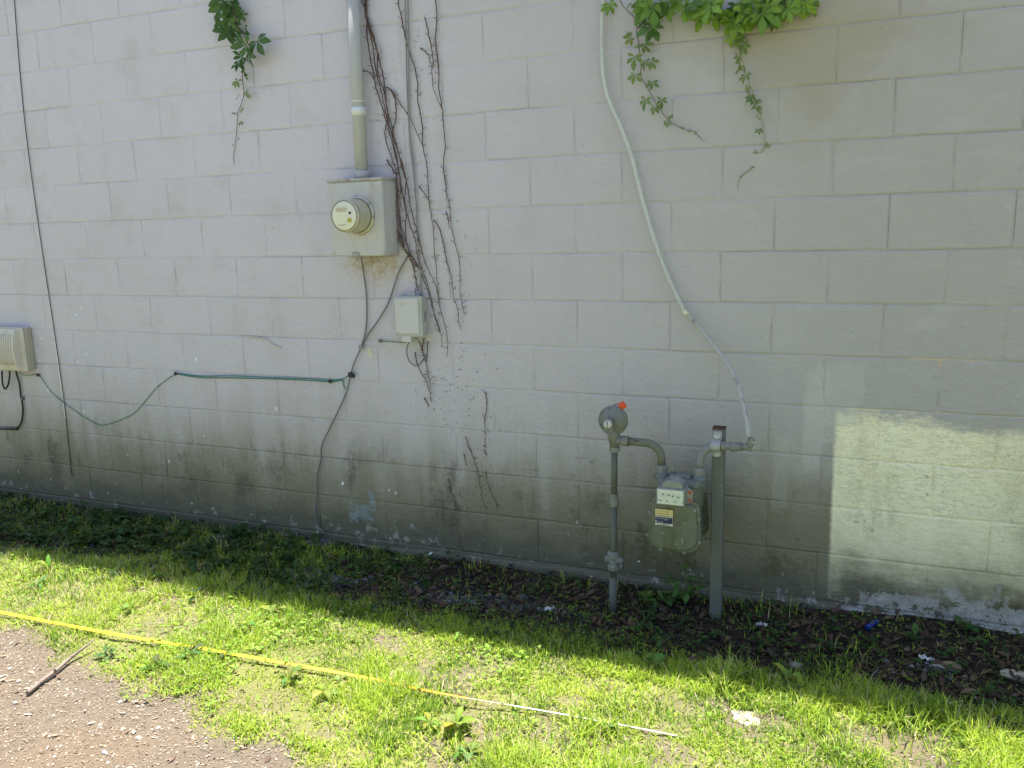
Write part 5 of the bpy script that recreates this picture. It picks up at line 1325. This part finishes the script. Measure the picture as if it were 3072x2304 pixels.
# gravel
def stones(seed):
    r = np.random.default_rng(seed); t = (1 + 5 ** .5) / 2
    ico = np.array([(-1, t, 0), (1, t, 0), (-1, -t, 0), (1, -t, 0), (0, -1, t), (0, 1, t), (0, -1, -t), (0, 1, -t), (t, 0, -1), (t, 0, 1), (-t, 0, -1), (-t, 0, 1)]) / math.hypot(1, t)
    fi = np.array([(0, 11, 5), (0, 5, 1), (0, 1, 7), (0, 7, 10), (0, 10, 11), (1, 5, 9), (5, 11, 4), (11, 10, 2), (10, 7, 6), (7, 1, 8), (3, 9, 4), (3, 4, 2), (3, 2, 6), (3, 6, 8), (3, 8, 9), (4, 9, 5), (2, 4, 11), (6, 2, 10), (8, 6, 7), (9, 8, 1)])
    X, Y, Sz, Co = [], [], [], []
    def patch(px, rx, ry, n, s0, s1, pal):
        c = G(*VW(px)); X.append(r.normal(c[0], rx * .55, n)); Y.append(r.normal(c[1], ry * .55, n)); Sz.append(r.uniform(s0, s1, n) * np.where(r.uniform(0, 1, n) < .1, 1.6, 1)); Co.append(np.array(pal)[r.integers(0, len(pal), n)] * r.uniform(.75, 1.2, (n, 1)))
    grey = [(.07, .073, .08), (.10, .104, .112), (.04, .043, .05), (.19, .19, .20), (.06, .062, .067)]
    patch((690, 1250), .17, .07, 330, .005, .012, grey); patch((640, 1258), .10, .05, 120, .005, .012, grey); patch((985, 1295), .20, .07, 280, .004, .011, grey); patch((110, 1170), .16, .05, 150, .005, .011, grey); patch((1160, 1320), .25, .05, 120, .004, .010, grey)
    patch((2010, 1450), .14, .05, 26, .005, .011, grey + [(.4, .36, .3)])
    m = 9000; x = np.concatenate([r.uniform(-.6, 4.8, m // 2), r.uniform(-.4, 2.3, m - m // 2)]); y = r.uniform(-2.4, -.70, m); kk = cover_density(x, y) < r.uniform(.1, .7, m)
    dp = [(.34, .26, .20), (.22, .17, .13), (.46, .39, .32), (.28, .20, .15), (.52, .48, .42)]
    X.append(x[kk]); Y.append(y[kk]); n = kk.sum(); Sz.append(r.uniform(.0012, .0045, n) * np.where(r.uniform(0, 1, n) < .05, 2.2, 1)); Co.append(np.array(dp)[r.integers(0, 5, n)] * r.uniform(.8, 1.2, (n, 1)))
    X, Y, Sz, Co = map(np.concatenate, (X, Y, Sz, Co)); n = len(X)
    Yc = np.minimum(Y, -.05)
    V = ico[None] * r.uniform(.7, 1.25, (n, 12, 1)) * Sz[:, None, None] * np.stack([r.uniform(.8, 1.4, n), r.uniform(.8, 1.3, n), r.uniform(.5, .9, n)], 1)[:, None]
    V = V + np.stack([X, Yc, hgt(X, Yc) + Sz * .25], 1)[:, None]
    F = (fi[None] + (np.arange(n) * 12)[:, None, None]).reshape(-1, 3)
    return V.reshape(-1, 3), F, np.repeat(Co, 12, 0)
so = mesh_obj('gravel', stones(8), M['stones']); so.data.polygons.foreach_set('use_smooth', np.zeros(len(so.data.polygons), dtype=bool))
tag(so, 'loose gravel patches and pebbles on the soil', 'gravel', kind='stuff')

# ------------------------------------------------------------------ single weeds that can be told apart
def rosette(label, px, n, L, wid, col, seed, rise=(.15, .7), cat='weed', upright=0.0, stalk=0):
    r = np.random.default_rng(seed); c = G(*VW(px)); z_ = float(hgt(np.array(c[0]), np.array(c[1])))
    t = thing('weed', label, cat, (c[0], c[1], z_), 'broad leaved weeds in the grass')
    for k in range(n):
        a = 2 * math.pi * (k * .382 + r.uniform(-.06, .06)); l = L * r.uniform(.35, 1.1)
        A = leaf_arrays(np.array([[math.cos(a) * .006, math.sin(a) * .006, .006 + .018 * r.uniform(0, 1)]]), a, r.uniform(*rise) + .12, l, l * wid * r.uniform(.8, 1.15), r.uniform(.4, 2.2), r.uniform(.05, .6), np.array(col) * np.array([r.uniform(.7, 1.5), r.uniform(.75, 1.2), r.uniform(.7, 1.3)]), r.uniform(-.3, .3), shape=(.5, 1.0, .8))
        mesh_obj('leaf', A, M['cover'], t)
    for k in range(stalk):
        a = r.uniform(0, 6.28); h = r.uniform(.07, .13)
        MB().tube([V3(c[0], c[1], z_), V3(c[0] + math.cos(a) * .015, c[1] + math.sin(a) * .015, z_ + h)], [.0014, .0009], 5).build('stalk', M['stem_green'], t)
    return t
LG, MG, DG = (.21, .32, .06), (.14, .24, .05), (.075, .15, .04)
rosette('large dock weed with the biggest broad leaves, bottom centre of the grass', (985, 1580), 11, .085, .46, LG, 1, (.2, .9))
rosette('dock weed low in the frame, just below the biggest broad weed', (1015, 1640), 9, .075, .50, MG, 2, (.2, .8))
rosette('light green broad weed left of the biggest broad weed', (930, 1572), 6, .075, .46, LG, 3, (.1, .6))
rosette('narrow leaved plantain rosette just below the yellow tape', (405, 1425), 12, .085, .28, DG, 4)
rosette('dark plantain rosette beside the dirt edge, left of another plantain', (340, 1448), 11, .075, .30, DG, 5)
rosette('small plantain rosette next to the upper end of the stick', (232, 1420), 10, .055, .42, DG, 6)
rosette('plantain rosette under the tape, rightmost of the plantains', (480, 1420), 9, .075, .30, DG, 7)
rosette('broad weed with pale leaves above the tape, centre left', (590, 1330), 9, .085, .42, LG, 8, (.2, .9))
rosette('small pale weed above the tape near the dirt and its stick', (285, 1318), 7, .065, .42, LG, 9)
rosette('upright weed at the shadow edge far left', (105, 1232), 8, .080, .36, LG, 10, (.5, 1.2))
rosette('pale weed close to the left picture edge above the tape', (80, 1268), 7, .075, .34, MG, 11, (.5, 1.1))
rosette('weed with pointed leaves at the shadow edge, left of the gravel', (345, 1256), 8, .070, .30, LG, 12, (.5, 1.2))
rosette('silvery weed in the sunny grass between tape and gravel', (530, 1362), 8, .060, .42, MG, 13)
rosette('weed below the orange part of the tape', (625, 1475), 7, .070, .42, MG, 14, (.4, 1.1))
rosette('weed in the lower grass left of the biggest broad weed pair', (700, 1500), 7, .07, .45, LG, 15)
rosette('pale rosette weed just below the twisted tape', (735, 1480), 8, .075, .48, LG, 16)
rosette('rounded weed below the pale end of the tape', (1310, 1592), 9, .045, .70, MG, 17, (.2, .8))
rosette('leafy weed at the shadow edge right of the post foot', (1700, 1478), 9, .075, .46, LG, 18, (.3, 1.0))
rosette('sprawling weed at the shadow edge below the gas meter', (1405, 1440), 9, .055, .55, MG, 19, (.3, 1.0))
rosette('broad weed in deep shade against the wall at far left', (80, 1130), 10, .085, .48, DG, 20, (.3, 1.0))
rosette('broad weed in deep shade, between the far left weed and the slate stone', (255, 1165), 9, .080, .48, DG, 21, (.2, .9))
rosette('shaded weed growing right of the slate stone by the wall', (560, 1200), 8, .07, .5, DG, 22, (.2, .9))
rosette('shaded weed beside the gravel patch right side', (850, 1235), 8, .06, .5, DG, 23, (.2, .9))
rosette('low weed near the foot of the wall at right, by the grey stone', (2080, 1390), 9, .06, .62, DG, 24, (.3, 1.0))
rosette('shaded weed below the blue lighter near the right edge', (1975, 1405), 8, .055, .6, DG, 25, (.3, 1.0))
rosette('low green weed filling the ground between the gas riser and post', (1395, 1308), 16, .06, .5, MG, 26, (.4, 1.2))
# sapling under the gas meter
sp_ = G(*VW((1478, 1300))); sz_ = float(hgt(np.array(sp_[0]), np.array(sp_[1])))
sap = thing('seedling', 'leafy green seedling growing under the gas meter beside the post', 'seedling', (sp_[0], sp_[1], sz_))
rS = np.random.default_rng(77)
tips = [W(*VW(p), .17) for p in ((1470, 1215), (1440, 1248), (1500, 1250), (1525, 1262), (1455, 1275), (1485, 1282), (1420, 1280), (1400, 1300), (1510, 1290), (1440, 1300))]
for tpt in tips:
    b0 = V3(sp_[0], sp_[1], sz_); mid = (b0 + tpt) / 2 + V3(rS.uniform(-.02, .02), 0, .02)
    P_ = smooth_path([b0, mid, tpt], 4); MB().tube(P_, [.0018, .0017, .0016, .0015, .0014, .0013, .0012, .0011, .001][:len(P_)], 5).build('stem', M['stem_green'], sap)
    for k in range(6):
        p = P_[min(len(P_) - 1, 3 + k)]; l = rS.uniform(.032, .055)
        A = leaf_arrays(np.array([p - b0]), rS.uniform(0, 6.28), rS.uniform(-.3, .5), l, l * .58, rS.uniform(.3, 1.0), .2, np.array((.10, .20, .045)) * rS.uniform(.8, 1.3))
        mesh_obj('leaf', A, M['cover'], sap)
